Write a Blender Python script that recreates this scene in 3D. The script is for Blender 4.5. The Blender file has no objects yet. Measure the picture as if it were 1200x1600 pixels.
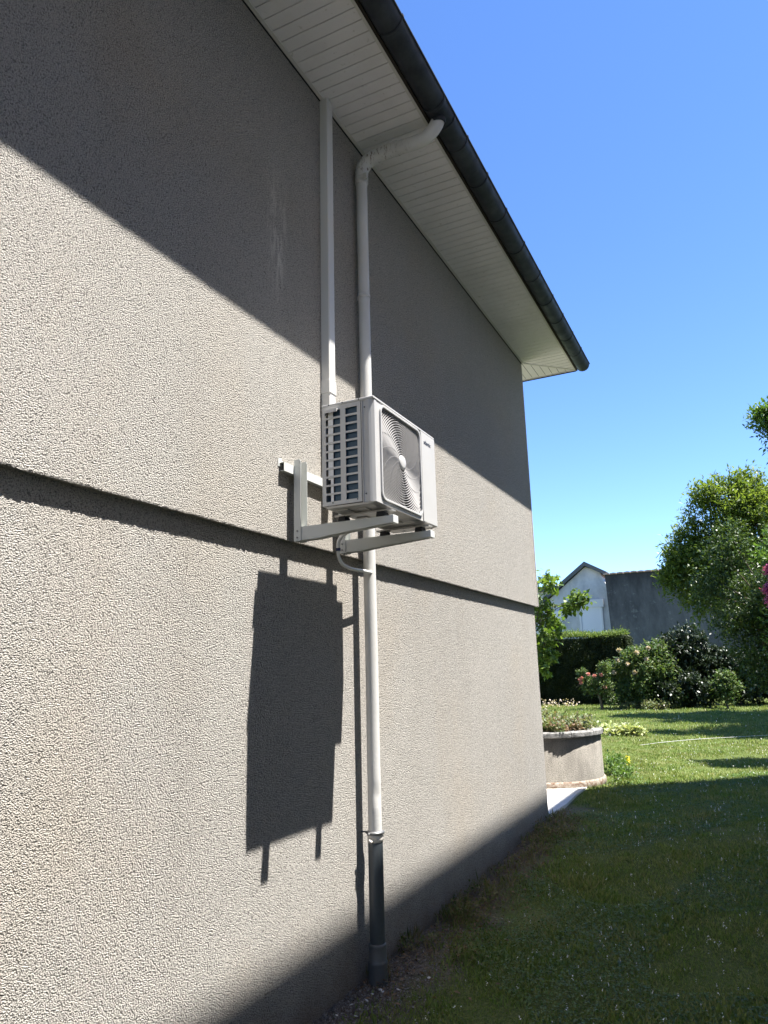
import bpy, bmesh, math, random
import numpy as np
from mathutils import Vector, Matrix

random.seed(7)
rng = np.random.default_rng(11)
scene = bpy.context.scene
COL = scene.collection

# ------------------------------------------------------------------ camera
CAM = Vector((2.0405, 0.0, 1.5))
yaw, pitch, roll = 0.45523, 0.21905, -0.02584
FOC = 1131.6                                   # focal length in photo pixels (1200 wide)
cy, sy, cp, sp = math.cos(yaw), math.sin(yaw), math.cos(pitch), math.sin(pitch)
fwd = Vector((-sy * cp, cy * cp, sp)); rgt = Vector((cy, sy, 0)); upv = rgt.cross(fwd)
cr, sr = math.cos(roll), math.sin(roll)
r2 = rgt * cr + upv * sr; u2 = -rgt * sr + upv * cr
cam = bpy.data.cameras.new('camera'); camo = bpy.data.objects.new('camera', cam); COL.objects.link(camo)
camo.matrix_world = Matrix(((r2.x, u2.x, -fwd.x, CAM.x), (r2.y, u2.y, -fwd.y, CAM.y), (r2.z, u2.z, -fwd.z, CAM.z), (0, 0, 0, 1)))
cam.sensor_fit = 'HORIZONTAL'; cam.sensor_width = 36.0; cam.lens = 36.0 * FOC / 1200.0
cam.clip_start = 0.05; cam.clip_end = 2000
scene.camera = camo

# ------------------------------------------------------------------ light
SUN = Vector((1.0, 0.26, 2.57)).normalized()
elev = math.asin(SUN.z); azim = math.atan2(SUN.x, SUN.y)     # clockwise from +Y
world = bpy.data.worlds.new('World'); scene.world = world; world.use_nodes = True
wn = world.node_tree; bg = wn.nodes['Background']
sky = wn.nodes.new('ShaderNodeTexSky'); sky.sky_type = 'NISHITA'; sky.sun_disc = False
sky.sun_elevation = elev; sky.sun_rotation = azim; sky.air_density = 0.75; sky.dust_density = 0.0; sky.ozone_density = 2.5; sky.altitude = 300
hsv = wn.nodes.new('ShaderNodeHueSaturation'); hsv.inputs['Saturation'].default_value = 1.16; hsv.inputs['Hue'].default_value = 0.507
wn.links.new(sky.outputs[0], hsv.inputs['Color']); wn.links.new(hsv.outputs[0], bg.inputs[0]); bg.inputs[1].default_value = 0.112
sl = bpy.data.lights.new('sun', 'SUN'); sl.energy = 5.0; sl.angle = math.radians(0.5); sl.color = (1.0, 0.965, 0.915)
so = bpy.data.objects.new('sun', sl); COL.objects.link(so)
so.rotation_euler = SUN.to_track_quat('Z', 'Y').to_euler()
scene.view_settings.view_transform = 'Standard'; scene.view_settings.look = 'None'
scene.view_settings.exposure = 1.72; scene.view_settings.gamma = 1.0

# ------------------------------------------------------------------ helpers
def gz(x, y):
    """height of the ground"""
    t = min(1.0, max(0.0, (y - 4.8) / 3.2)); t = t * t * (3 - 2 * t)
    return -0.12 * (1 - t)

def tag(o, label=None, cat=None, group=None, kind=None):
    if label: o['label'] = label
    if cat: o['category'] = cat
    if group: o['group'] = group
    if kind: o['kind'] = kind
    return o

def thing(name, loc, label, cat, group=None):
    o = bpy.data.objects.new(name, None); COL.objects.link(o)
    o.location = loc; o.empty_display_size = 0.1
    return tag(o, label, cat, group)

def put(name, me, mat, parent=None):
    o = bpy.data.objects.new(name, me); COL.objects.link(o)
    for m in (mat if isinstance(mat, (list, tuple)) else [mat]): me.materials.append(m)
    if parent is not None:
        o.parent = parent
        base = parent
        off = Vector((0, 0, 0))
        while base is not None:
            off += Vector(base.location); base = base.parent
        me.transform(Matrix.Translation(-off))      # meshes are modelled in world metres
    return o

class MB:
    def __init__(s): s.v = []; s.f = []; s.smooth = []
    def add(s, vs, fs, smooth=False):
        b = len(s.v); s.v += [tuple(v) for v in vs]; s.f += [tuple(i + b for i in f) for f in fs]; s.smooth += [smooth] * len(fs)
    def box(s, x0, x1, y0, y1, z0, z1):
        s.add([(x0, y0, z0), (x1, y0, z0), (x1, y1, z0), (x0, y1, z0), (x0, y0, z1), (x1, y0, z1), (x1, y1, z1), (x0, y1, z1)],
              [(0, 3, 2, 1), (4, 5, 6, 7), (0, 1, 5, 4), (1, 2, 6, 5), (2, 3, 7, 6), (3, 0, 4, 7)])
    def prism(s, pts, axis, a, b):
        """polygon pts (2D) extruded along axis between a and b"""
        n = len(pts)
        def mk(p, t): return (t, p[0], p[1]) if axis == 0 else ((p[0], t, p[1]) if axis == 1 else (p[0], p[1], t))
        s.add([mk(p, a) for p in pts] + [mk(p, b) for p in pts],
              [tuple(range(n)), tuple(range(2 * n - 1, n - 1, -1))] + [(i, i + n, (i + 1) % n + n, (i + 1) % n) for i in range(n)])
    def tube(s, pts, r, n=14, caps=True, smooth=True):
        pts = [Vector(p) for p in pts]; rs = r if isinstance(r, (list, tuple)) else [r] * len(pts)
        up = None; rings = []
        for i, p in enumerate(pts):
            t = (pts[min(i + 1, len(pts) - 1)] - pts[max(i - 1, 0)]).normalized()
            if up is None: up = t.orthogonal().normalized()
            else:
                up = up - t * up.dot(t)
                up = up.normalized() if up.length > 1e-6 else t.orthogonal().normalized()
            q = t.cross(up)
            rings.append([p + (up * math.cos(2 * math.pi * k / n) + q * math.sin(2 * math.pi * k / n)) * rs[i] for k in range(n)])
        vs = [v for rg in rings for v in rg]; fs = []
        for i in range(len(pts) - 1):
            for k in range(n):
                fs.append((i * n + k, i * n + (k + 1) % n, (i + 1) * n + (k + 1) % n, (i + 1) * n + k))
        s.add(vs, fs, smooth)
        if caps: s.add(rings[0], [tuple(range(n - 1, -1, -1))]); s.add(rings[-1], [tuple(range(n))])
    def lathe(s, prof, cx, cy_, n=32, smooth=True, a0=0, a1=2 * math.pi):
        full = abs(a1 - a0 - 2 * math.pi) < 1e-6; m = n if full else n + 1
        vs = [(cx + r * math.cos(a0 + (a1 - a0) * k / n), cy_ + r * math.sin(a0 + (a1 - a0) * k / n), z) for r, z in prof for k in range(m)]
        fs = [(i * m + k, i * m + (k + 1) % m, (i + 1) * m + (k + 1) % m, (i + 1) * m + k) for i in range(len(prof) - 1) for k in range(n)]
        s.add(vs, fs, smooth)
    def mesh(s, name):
        me = bpy.data.meshes.new(name); me.from_pydata(s.v, [], s.f)
        me.polygons.foreach_set('use_smooth', s.smooth); me.update()
        return me
    def build(s, name, mat, parent=None, bevel=0.0, seg=2):
        me = s.mesh(name)
        if bevel > 0:
            bm = bmesh.new(); bm.from_mesh(me); bmesh.ops.remove_doubles(bm, verts=bm.verts, dist=1e-6)
            es = [e for e in bm.edges if len(e.link_faces) == 2 and e.calc_face_angle(0) > 0.6]
            bmesh.ops.bevel(bm, geom=es, offset=bevel, segments=seg, affect='EDGES', profile=0.6, clamp_overlap=True)
            bm.to_mesh(me); bm.free()
            for p_ in me.polygons: p_.use_smooth = False
        return put(name, me, mat, parent)

def bezier(pts, n=6):
    """Catmull-Rom through pts"""
    P = [Vector(p) for p in pts]; P = [P[0] * 2 - P[1]] + P + [P[-1] * 2 - P[-2]]; out = []
    for i in range(1, len(P) - 2):
        for k in range(n):
            t = k / n
            out.append(0.5 * ((2 * P[i]) + (-P[i - 1] + P[i + 1]) * t + (2 * P[i - 1] - 5 * P[i] + 4 * P[i + 1] - P[i + 2]) * t * t + (-P[i - 1] + 3 * P[i] - 3 * P[i + 1] + P[i + 2]) * t ** 3))
    out.append(P[-2]); return out

# ------------------------------------------------------------------ materials
class Mat:
    def __init__(s, name, color=(0.5, 0.5, 0.5), rough=0.6, spec=0.5, metal=0.0):
        s.m = bpy.data.materials.new(name); s.m.use_nodes = True; s.nt = s.m.node_tree; s.N = s.nt.nodes; s.L = s.nt.links
        s.b = s.N['Principled BSDF']; s.out = s.N['Material Output']
        s.b.inputs['Base Color'].default_value = (*color, 1); s.b.inputs['Roughness'].default_value = rough
        s.b.inputs['Metallic'].default_value = metal; s.b.inputs['Specular IOR Level'].default_value = spec
        s.tc = s.N.new('ShaderNodeTexCoord')
    def pos(s, sc=(1, 1, 1)):
        m = s.N.new('ShaderNodeMapping'); m.inputs['Scale'].default_value = sc; s.L.new(s.tc.outputs['Object'], m.inputs[0]); return m.outputs[0]
    def noise(s, scale, detail=3, sc=(1, 1, 1), rough=0.5, dist=0.0):
        n = s.N.new('ShaderNodeTexNoise'); n.inputs['Scale'].default_value = scale; n.inputs['Detail'].default_value = detail
        n.inputs['Roughness'].default_value = rough; n.inputs['Distortion'].default_value = dist
        s.L.new(s.pos(sc), n.inputs['Vector']); return n.outputs['Fac']
    def vor(s, scale, sc=(1, 1, 1), feat='F1'):
        n = s.N.new('ShaderNodeTexVoronoi'); n.inputs['Scale'].default_value = scale; n.feature = feat
        s.L.new(s.pos(sc), n.inputs['Vector']); return n.outputs['Distance']
    def ramp(s, fac, stops):
        r = s.N.new('ShaderNodeValToRGB'); s.L.new(fac, r.inputs[0])
        e = r.color_ramp.elements
        while len(e) < len(stops): e.new(0.5)
        for i, (p, c) in enumerate(stops):
            e[i].position = p; e[i].color = (*c, 1) if isinstance(c, (tuple, list)) else (c, c, c, 1)
        return r.outputs[0]
    def mix(s, fac, a, b, mode='MIX'):
        m = s.N.new('ShaderNodeMix'); m.data_type = 'RGBA'; m.blend_type = mode
        for i, v in ((0, fac), (6, a), (7, b)):
            if isinstance(v, bpy.types.NodeSocket): s.L.new(v, m.inputs[i])
            elif isinstance(v, (int, float)) and i == 0: m.inputs[0].default_value = v
            elif isinstance(v, (int, float)): m.inputs[i].default_value = (v, v, v, 1)
            else: m.inputs[i].default_value = (*v, 1)
        return m.outputs[2]
    def math(s, op, a, b=0.0):
        m = s.N.new('ShaderNodeMath'); m.operation = op
        for i, v in enumerate((a, b)):
            if isinstance(v, bpy.types.NodeSocket): s.L.new(v, m.inputs[i])
            else: m.inputs[i].default_value = v
        return m.outputs[0]
    def color(s, c): s.L.new(c, s.b.inputs['Base Color'])
    def bump(s, h, strength=0.5, dist=0.01):
        b = s.N.new('ShaderNodeBump'); b.inputs['Strength'].default_value = strength; b.inputs['Distance'].default_value = dist
        s.L.new(h, b.inputs['Height']); s.L.new(b.outputs[0], s.b.inputs['Normal'])

def render_mat(name, base, dark, stains=True, scale=1.0, bs=1.0):
    """rough-cast render: coarse worm-like grain"""
    m = Mat(name, base, 0.95, 0.15)
    g1 = m.noise(182 * scale, 3.5, (1, 1, 1.1), 0.6, 0.35)
    g2 = m.vor(188 * scale, (1, 1, 1.1), 'F1')
    g3 = m.noise(230 * scale, 2)
    h = m.math('ADD', m.math('MULTIPLY', g1, 1.05), m.math('MULTIPLY', g2, -1.7))
    h = m.math('ADD', h, m.math('MULTIPLY', g3, 0.25))
    m.bump(h, bs, 0.0066)
    pit_shade = m.mix(1.0, m.ramp(g1, [(0.36, 0.5), (0.5, 1.0), (0.70, 1.12)]), m.ramp(g2, [(0.30, 1.08), (0.62, 0.94), (0.85, 0.45)]), 'MULTIPLY')  # pits darkened in the colour, for self-shadow the bump does not cast
    c = m.mix(m.ramp(m.noise(0.7, 4), [(0.35, 0.0), (0.7, 1.0)]), base, tuple(v * 0.93 for v in base))
    if stains:
        st = m.ramp(m.noise(1.3, 5, (1, 1.6, 0.22), 0.6), [(0.52, 0.0), (0.78, 0.16)])
        c = m.mix(st, c, dark)
    c = m.mix(1.0, c, pit_shade, 'MULTIPLY')
    m.color(c); return m

M = {}
WALLC = (0.55, 0.518, 0.470)
mw = render_mat('roughcast_render', WALLC, (0.33, 0.29, 0.24))
# pale scrape marks high on the wall
sepx = mw.N.new('ShaderNodeSeparateXYZ'); mw.L.new(mw.tc.outputs['Object'], sepx.inputs[0])
def band(m, s, c, w):   # 1 inside |s-c|<w, soft
    d = m.math('ABSOLUTE', m.math('SUBTRACT', s, c)); r = m.N.new('ShaderNodeMapRange'); m.L.new(d, r.inputs[0])
    r.inputs[1].default_value = w; r.inputs[2].default_value = w * 0.3; return r.outputs[0]
src = mw.b.inputs['Base Color'].links[0].from_socket
scr = mw.math('MULTIPLY', band(mw, sepx.outputs[1], 2.93, 0.11), band(mw, sepx.outputs[2], 3.86, 0.46))
scr = mw.math('MULTIPLY', scr, mw.ramp(mw.noise(9, 4, (1, 3.2, 0.5), 0.65), [(0.46, 0.0), (0.62, 0.8)]))
src = mw.mix(mw.ramp(mw.noise(0.9, 4, (1, 1, .8), .6), [(0.5, 0.0), (0.72, 0.4)]), src, mw.mix(1.0, src, (1.02, 0.94, 0.84), 'MULTIPLY'))
c = mw.mix(scr, src, (0.80, 0.77, 0.70))
# dirt splashed up the foot of the wall
ft = mw.N.new('ShaderNodeMapRange'); mw.L.new(mw.math('ADD', sepx.outputs[2], mw.math('MULTIPLY', mw.noise(5, 4), 0.22)), ft.inputs[0])
ft.inputs[1].default_value = 0.26; ft.inputs[2].default_value = -0.02; ft.inputs[3].default_value = 0.0; ft.inputs[4].default_value = 0.7
c = mw.mix(ft.outputs[0], c, (0.16, 0.12, 0.085)); mw.color(c)
M['render'] = mw.m

m = Mat('pvc_soffit', (0.78, 0.76, 0.71), 0.45)
c = m.mix(m.ramp(m.noise(2.2, 5, (1, 1, 1), 0.65), [(0.45, 0.0), (0.8, 0.6)]), (0.80, 0.765, 0.755), (0.58, 0.55, 0.52))
bn = m.N.new('ShaderNodeTexWave'); bn.wave_type = 'BANDS'; bn.bands_direction = 'Y'; bn.inputs['Scale'].default_value = 0.01
st = m.ramp(m.noise(30, 3), [(0.66, 0.0), (0.74, 0.5)]); c = m.mix(st, c, (0.45, 0.42, 0.36))
m.color(c); M['soffit'] = m.m
m = Mat('soffit_trim', (0.62, 0.60, 0.55), 0.5); M['trim'] = m.m
m = Mat('dark_gap', (0.03, 0.028, 0.025), 0.9); M['gap'] = m.m
m = Mat('fascia_brown', (0.035, 0.027, 0.021), 0.8, 0.2); M['fascia'] = m.m
m = Mat('aged_zinc', (0.04, 0.045, 0.055), 0.6, 0.25, 0.0)
c = m.mix(m.ramp(m.noise(4, 5, (1, 1, 1), 0.7), [(0.4, 0.0), (0.75, 1.0)]), (0.022, 0.026, 0.032), (0.055, 0.062, 0.072))
m.color(c); m.L.new(m.ramp(m.noise(11, 4), [(0.3, 0.5), (0.7, 0.7)]), m.b.inputs['Roughness']); M['zinc'] = m.m
m = Mat('roof_tile', (0.25, 0.12, 0.07), 0.8); m.color(m.mix(m.noise(8, 3), (0.28, 0.13, 0.08), (0.16, 0.09, 0.06))); M['tile'] = m.m

m = Mat('painted_pipe', (0.72, 0.70, 0.66), 0.42)
c = m.mix(m.ramp(m.noise(5, 5, (1, 1, 0.5), 0.65), [(0.42, 0.0), (0.8, 0.6)]), (0.62, 0.61, 0.585), (0.47, 0.45, 0.41))
sx = m.N.new('ShaderNodeSeparateXYZ'); m.L.new(m.tc.outputs['Object'], sx.inputs[0])
near = m.math('MULTIPLY', band(m, sx.outputs[2], 5.04, 0.22), band(m, sx.outputs[0], 0.05, 0.36))
rust = m.math('MULTIPLY', near, m.ramp(m.noise(26, 5, (2.4, 1, 0.7), 0.75), [(0.55, 0.0), (0.62, 0.95)]))
c = m.mix(rust, c, (0.12, 0.075, 0.045)); m.color(c)
m.bump(m.noise(60, 3), 0.15, 0.004); M['pipe'] = m.m
m = Mat('white_duct', (0.78, 0.76, 0.71), 0.4)
m.color(m.mix(m.ramp(m.noise(2, 4, (1, 1, 0.4)), [(0.4, 0.0), (0.8, 0.5)]), (0.64, 0.63, 0.60), (0.56, 0.545, 0.50))); M['duct'] = m.m
m = Mat('grey_pvc', (0.055, 0.065, 0.072), 0.38)
m.color(m.mix(m.ramp(m.noise(7, 5, (1, 1, 0.4), 0.7), [(0.45, 0.0), (0.8, 0.8)]), (0.05, 0.06, 0.068), (0.12, 0.125, 0.125))); M['pvc'] = m.m
m = Mat('grey_pvc_socket', (0.13, 0.15, 0.16), 0.45)
m.color(m.mix(m.noise(14, 5), (0.07, 0.08, 0.09), (0.12, 0.12, 0.115))); M['socket'] = m.m
m = Mat('steel_clamp', (0.22, 0.22, 0.22), 0.45, 0.5, 0.6); M['clamp'] = m.m
m = Mat('old_mastic', (0.62, 0.58, 0.52), 0.8); m.bump(m.noise(70, 3), 0.6, 0.01); M['mastic'] = m.m

def coat(name, c, rough=0.38):
    m = Mat(name, c, rough)
    m.color(m.mix(m.ramp(m.noise(6, 4), [(0.4, 0.0), (0.8, 0.35)]), c, tuple(v * 0.86 for v in c)))
    m.bump(m.noise(420, 2), 0.05, 0.001); return m.m
M['ac'] = coat('cream_coated_steel', (0.50, 0.493, 0.48))
M['ac_dark'] = coat('greige_coated_steel', (0.60, 0.59, 0.565))
M['grille'] = coat('grille_plastic', (0.40, 0.39, 0.385), 0.5)
M['plate'] = Mat('bright_end_plate', (0.85, 0.84, 0.82), 0.4).m
M['inner'] = Mat('dark_fan_housing', (0.02, 0.02, 0.022), 0.6).m
M['blade'] = coat('darkened_fan_blade', (0.035, 0.035, 0.04), 0.5)  # blades coloured near black so the grille gaps read as shaded
m = Mat('blue_fin_coil', (0.03, 0.07, 0.12), 0.35, 0.6, 0.3)
w = m.N.new('ShaderNodeTexWave'); w.bands_direction = 'X'; w.inputs['Scale'].default_value = 120; m.L.new(m.tc.outputs['Object'], w.inputs['Vector'])
m.color(m.mix(w.outputs['Fac'], (0.015, 0.04, 0.075), (0.05, 0.11, 0.17))); M['coil'] = m.m
M['steel'] = coat('bracket_white_steel', (0.58, 0.59, 0.565), 0.42)
M['galv'] = Mat('galvanised_pan', (0.42, 0.41, 0.39), 0.4, 0.5, 0.55).m
M['rubber'] = Mat('black_rubber', (0.018, 0.018, 0.02), 0.75).m
M['screw'] = Mat('dark_screw', (0.06, 0.06, 0.06), 0.4, 0.5, 0.8).m
M['logo'] = Mat('dark_lettering', (0.035, 0.045, 0.07), 0.5).m
M['hose'] = coat('pale_plastic_tube', (0.74, 0.73, 0.70), 0.32)
M['tie'] = Mat('dark_blue_clip', (0.02, 0.03, 0.10), 0.5).m

def leafmat(name, cols, trans=0.35, rough=0.45, spec=0.5):
    """cols: list of colours spread at random over the leaves"""
    m = Mat(name, cols[0], rough, spec)
    g = m.N.new('ShaderNodeNewGeometry')
    n = len(cols); r = m.ramp(g.outputs['Random Per Island'], [(i / max(1, n - 1), c) for i, c in enumerate(cols)])
    m.color(r)
    t = m.N.new('ShaderNodeBsdfTranslucent'); tcx = m.mix(1.0, r, (1.45, 1.45, 0.7), 'MULTIPLY'); m.L.new(tcx, t.inputs[0])
    mx = m.N.new('ShaderNodeMixShader'); mx.inputs[0].default_value = trans
    m.L.new(m.b.outputs[0], mx.inputs[1]); m.L.new(t.outputs[0], mx.inputs[2]); m.L.new(mx.outputs[0], m.out.inputs[0])
    return m.m
M['leaf_bright'] = leafmat('bright_leaves', [(0.06, 0.10, 0.02), (0.12, 0.175, 0.035), (0.165, 0.215, 0.05), (0.08, 0.13, 0.027)], 0.42)
M['leaf_mid'] = leafmat('mid_leaves', [(0.05, 0.10, 0.02), (0.08, 0.15, 0.03), (0.12, 0.20, 0.045), (0.06, 0.12, 0.025)], 0.35)
M['leaf_gloss'] = leafmat('glossy_leaves', [(0.025, 0.05, 0.015), (0.05, 0.09, 0.025), (0.09, 0.13, 0.035), (0.03, 0.06, 0.018)], 0.25, 0.45, 0.5)
M['leaf_dark'] = leafmat('laurel_leaves', [(0.012, 0.025, 0.010), (0.022, 0.038, 0.016), (0.04, 0.06, 0.028)], 0.12, 0.45, 0.5)
M['leaf_rose'] = leafmat('rose_leaves', [(0.05, 0.10, 0.03), (0.08, 0.14, 0.04), (0.13, 0.17, 0.06), (0.10, 0.12, 0.06)], 0.3, 0.55, 0.4)
M['leaf_lime'] = leafmat('lime_leaves', [(0.06, 0.115, 0.018), (0.12, 0.19, 0.035), (0.17, 0.25, 0.05), (0.035, 0.07, 0.016)], 0.4)
M['leaf_hedge'] = leafmat('hedge_needles', [(0.012, 0.024, 0.008), (0.025, 0.042, 0.013), (0.04, 0.055, 0.018), (0.02, 0.026, 0.012)], 0.1, 0.6, 0.3)
M['leaf_hedgetop'] = leafmat('sunlit_hedge_top', [(0.10, 0.17, 0.04), (0.15, 0.22, 0.06), (0.18, 0.20, 0.07)], 0.3, 0.6)  # sunlight on the hedge top painted in: much lighter than the shaded face
M['leaf_cover'] = leafmat('ground_cover_leaves', [(0.10, 0.16, 0.05), (0.20, 0.24, 0.11), (0.28, 0.28, 0.17), (0.07, 0.12, 0.04), (0.22, 0.15, 0.10)], 0.3)
M['dry'] = leafmat('dry_leaves', [(0.16, 0.10, 0.06), (0.24, 0.16, 0.10), (0.12, 0.08, 0.05)], 0.2, 0.8)
M['petal_pink'] = leafmat('pink_petals', [(0.62, 0.24, 0.24), (0.68, 0.36, 0.35), (0.60, 0.28, 0.30)], 0.3, 0.6)
M['petal_pale'] = leafmat('pale_petals', [(0.50, 0.42, 0.33), (0.55, 0.46, 0.42)], 0.3, 0.6)
M['petal_magenta'] = leafmat('magenta_petals', [(0.38, 0.07, 0.22), (0.52, 0.13, 0.32), (0.42, 0.09, 0.26)], 0.3, 0.6)
M['petal_yellow'] = leafmat('yellow_petals', [(0.75, 0.65, 0.05), (0.80, 0.72, 0.12)], 0.3, 0.6)
M['grass'] = leafmat('grass_blades', [(0.085, 0.125, 0.03), (0.125, 0.17, 0.045), (0.17, 0.205, 0.065), (0.22, 0.21, 0.10), (0.10, 0.145, 0.035)], 0.3, 0.55, 0.3)
M['weed'] = leafmat('weed_blades', [(0.08, 0.12, 0.03), (0.15, 0.17, 0.06), (0.22, 0.19, 0.10), (0.20, 0.14, 0.09)], 0.25, 0.7, 0.2)
M['daisy'] = Mat('white_petals', (0.75, 0.74, 0.68), 0.7).m
m = Mat('bark', (0.12, 0.095, 0.07), 0.95, 0.1); m.color(m.mix(m.noise(14, 5, (1, 1, 0.3)), (0.16, 0.13, 0.10), (0.06, 0.045, 0.035))); m.bump(m.noise(30, 4, (1, 1, 0.3)), 0.8, 0.02); M['bark'] = m.m

gm = M['grass']; gN, gL = gm.node_tree.nodes, gm.node_tree.links
rp = [n_ for n_ in gN if n_.type == 'VALTORGB'][0]; nzt = gN.new('ShaderNodeTexNoise'); nzt.inputs['Scale'].default_value = 1.7; nzt.inputs['Detail'].default_value = 5; nzt.inputs['Roughness'].default_value = .65
tcn = [n_ for n_ in gN if n_.type == 'TEX_COORD'][0]; gL.new(tcn.outputs['Object'], nzt.inputs['Vector'])
pr = gN.new('ShaderNodeValToRGB'); e_ = pr.color_ramp.elements; e_[0].position = .36; e_[0].color = (.95, 1.3, .75, 1); e_[1].position = .66; e_[1].color = (1.7, 1.5, 1.5, 1); gL.new(nzt.outputs['Fac'], pr.inputs[0])
mxp = gN.new('ShaderNodeMix'); mxp.data_type = 'RGBA'; mxp.blend_type = 'MULTIPLY'; mxp.inputs[0].default_value = 1
gL.new(rp.outputs[0], mxp.inputs[6]); gL.new(pr.outputs[0], mxp.inputs[7]); gL.new(mxp.outputs[2], [n_ for n_ in gN if n_.type == 'BSDF_PRINCIPLED'][0].inputs['Base Color'])
# lawn soil / turf sheet
m = Mat('lawn_turf', (0.1, 0.14, 0.04), 0.95, 0.1)
turf = m.mix(m.ramp(m.noise(55, 4), [(0.3, 0.0), (0.7, 1.0)]), (0.07, 0.095, 0.03), (0.14, 0.16, 0.055))
turf = m.mix(m.ramp(m.noise(1.1, 5), [(0.56, 0.0), (0.72, 0.75)]), turf, (0.26, 0.22, 0.12))
turf = m.mix(m.ramp(m.noise(0.5, 3), [(0.4, 0.0), (0.65, 0.5)]), turf, (0.12, 0.17, 0.04))
soil = m.mix(m.ramp(m.noise(40, 5, (1, 1, 1), 0.7), [(0.35, 0.0), (0.7, 1.0)]), (0.10, 0.078, 0.058), (0.22, 0.185, 0.15))
sx = m.N.new('ShaderNodeSeparateXYZ'); m.L.new(m.tc.outputs['Object'], sx.inputs[0])
ed = m.math('ADD', sx.outputs[0], m.math('MULTIPLY', m.math('SUBTRACT', m.noise(3.5, 5, (1, 1, 1), 0.65), 0.5), 0.75))
mr = m.N.new('ShaderNodeMapRange'); m.L.new(ed, mr.inputs[0]); mr.inputs[1].default_value = 0.18; mr.inputs[2].default_value = 0.42
mr.inputs[3].default_value = 1; mr.inputs[4].default_value = 0
near = m.N.new('ShaderNodeMapRange'); m.L.new(sx.outputs[1], near.inputs[0]); near.inputs[1].default_value = 8.2; near.inputs[2].default_value = 9.0
near.inputs[3].default_value = 1; near.inputs[4].default_value = 0
m.color(m.mix(m.math('MULTIPLY', mr.outputs[0], near.outputs[0]), turf, soil))
m.bump(m.math('ADD', m.noise(60, 4), m.math('MULTIPLY', m.noise(14, 3), 0.8)), 0.8, 0.03); M['lawn'] = m.m
m = Mat('patio_concrete', (0.62, 0.60, 0.56), 0.85, 0.2); m.color(m.mix(m.noise(9, 5), (0.72, 0.69, 0.64), (0.52, 0.5, 0.46))); m.bump(m.noise(90, 3), 0.2, 0.005); M['patio'] = m.m
mp = render_mat('planter_render', (0.40, 0.37, 0.32), (0.16, 0.14, 0.11), True, 0.8, 0.9)
src = mp.b.inputs['Base Color'].links[0].from_socket
mp.color(mp.mix(mp.ramp(mp.noise(2.6, 6, (1, 1, 0.35), 0.7), [(0.42, 0.0), (0.62, 0.7)]), src, (0.17, 0.155, 0.135))); M['planter'] = mp.m
m = Mat('weathered_coping', (0.33, 0.32, 0.30), 0.9, 0.2); m.color(m.mix(m.ramp(m.noise(18, 6, (1, 1, 1), 0.7), [(0.35, 0.0), (0.68, 1.0)]), (0.34, 0.33, 0.31), (0.08, 0.078, 0.075))); m.bump(m.noise(45, 4), 0.6, 0.01); M['coping'] = m.m
m = Mat('rusty_plinth', (0.3, 0.2, 0.13), 0.9, 0.2); m.color(m.mix(m.ramp(m.noise(22, 6, (1, 1, 1), 0.75), [(0.4, 0.0), (0.62, 1.0)]), (0.36, 0.32, 0.27), (0.15, 0.085, 0.05))); m.bump(m.noise(60, 4), 0.5, 0.01); M['plinth'] = m.m
m = Mat('lichen_wall', (0.12, 0.12, 0.115), 0.95, 0.1)
c = m.mix(m.ramp(m.noise(0.55, 7, (1, 1, 0.35), 0.75), [(0.35, 0.0), (0.68, 1.0)]), (0.15, 0.15, 0.148), (0.05, 0.05, 0.052))
c = m.mix(m.ramp(m.noise(3.0, 5, (1, 1, 1), 0.75), [(0.58, 0.0), (0.66, 0.5)]), c, (0.22, 0.225, 0.21))
sz = m.N.new('ShaderNodeSeparateXYZ'); m.L.new(m.tc.outputs['Object'], sz.inputs[0])
tp = m.N.new('ShaderNodeMapRange'); m.L.new(m.math('ADD', sz.outputs[2], m.math('MULTIPLY', m.noise(1.2, 5, (1, 1, 0.25), 0.7), 3.4)), tp.inputs[0])
tp.inputs[1].default_value = 6.9; tp.inputs[2].default_value = 8.0; tp.inputs[3].default_value = 0; tp.inputs[4].default_value = 0.8
c = m.mix(tp.outputs[0], c, (0.035, 0.035, 0.037)); m.color(c); m.bump(m.noise(8, 5), 0.5, 0.05); M['lichen'] = m.m
m = Mat('gable_white', (0.6, 0.6, 0.58), 0.9, 0.2)
c = m.mix(m.ramp(m.noise(0.9, 6, (1, 1, 0.6), 0.75), [(0.45, 0.0), (0.68, 0.7)]), (0.54, 0.54, 0.535), (0.27, 0.28, 0.29)); m.color(c); M['gable'] = m.m
M['shutter'] = Mat('white_shutter', (0.74, 0.75, 0.78), 0.5).m
M['reveal'] = Mat('pale_surround', (0.70, 0.70, 0.70), 0.7).m
m = Mat('slate_verge', (0.06, 0.07, 0.075), 0.6); m.color(m.mix(m.noise(5, 4), (0.05, 0.06, 0.065), (0.10, 0.11, 0.11))); M['slate'] = m.m
m = Mat('neighbour_render', (0.4, 0.37, 0.32), 0.9, 0.2); m.color(m.mix(m.noise(1, 4), (0.74, 0.68, 0.58), (0.66, 0.60, 0.50))); M['nb'] = m.m  # made pale and warm to bounce fill light into the shaded strip
m = Mat('stone_white', (0.6, 0.58, 0.54), 0.8); m.color(m.mix(m.noise(40, 3), (0.66, 0.64, 0.6), (0.45, 0.43, 0.4))); M['chip'] = m.m
M['gravel'] = leafmat('gravel_bits', [(0.12, 0.105, 0.095), (0.20, 0.18, 0.165), (0.30, 0.28, 0.26), (0.10, 0.08, 0.065)], 0.0, 0.95, 0.1)
M['soil'] = Mat('planter_soil', (0.09, 0.07, 0.05), 0.95).m

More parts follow.
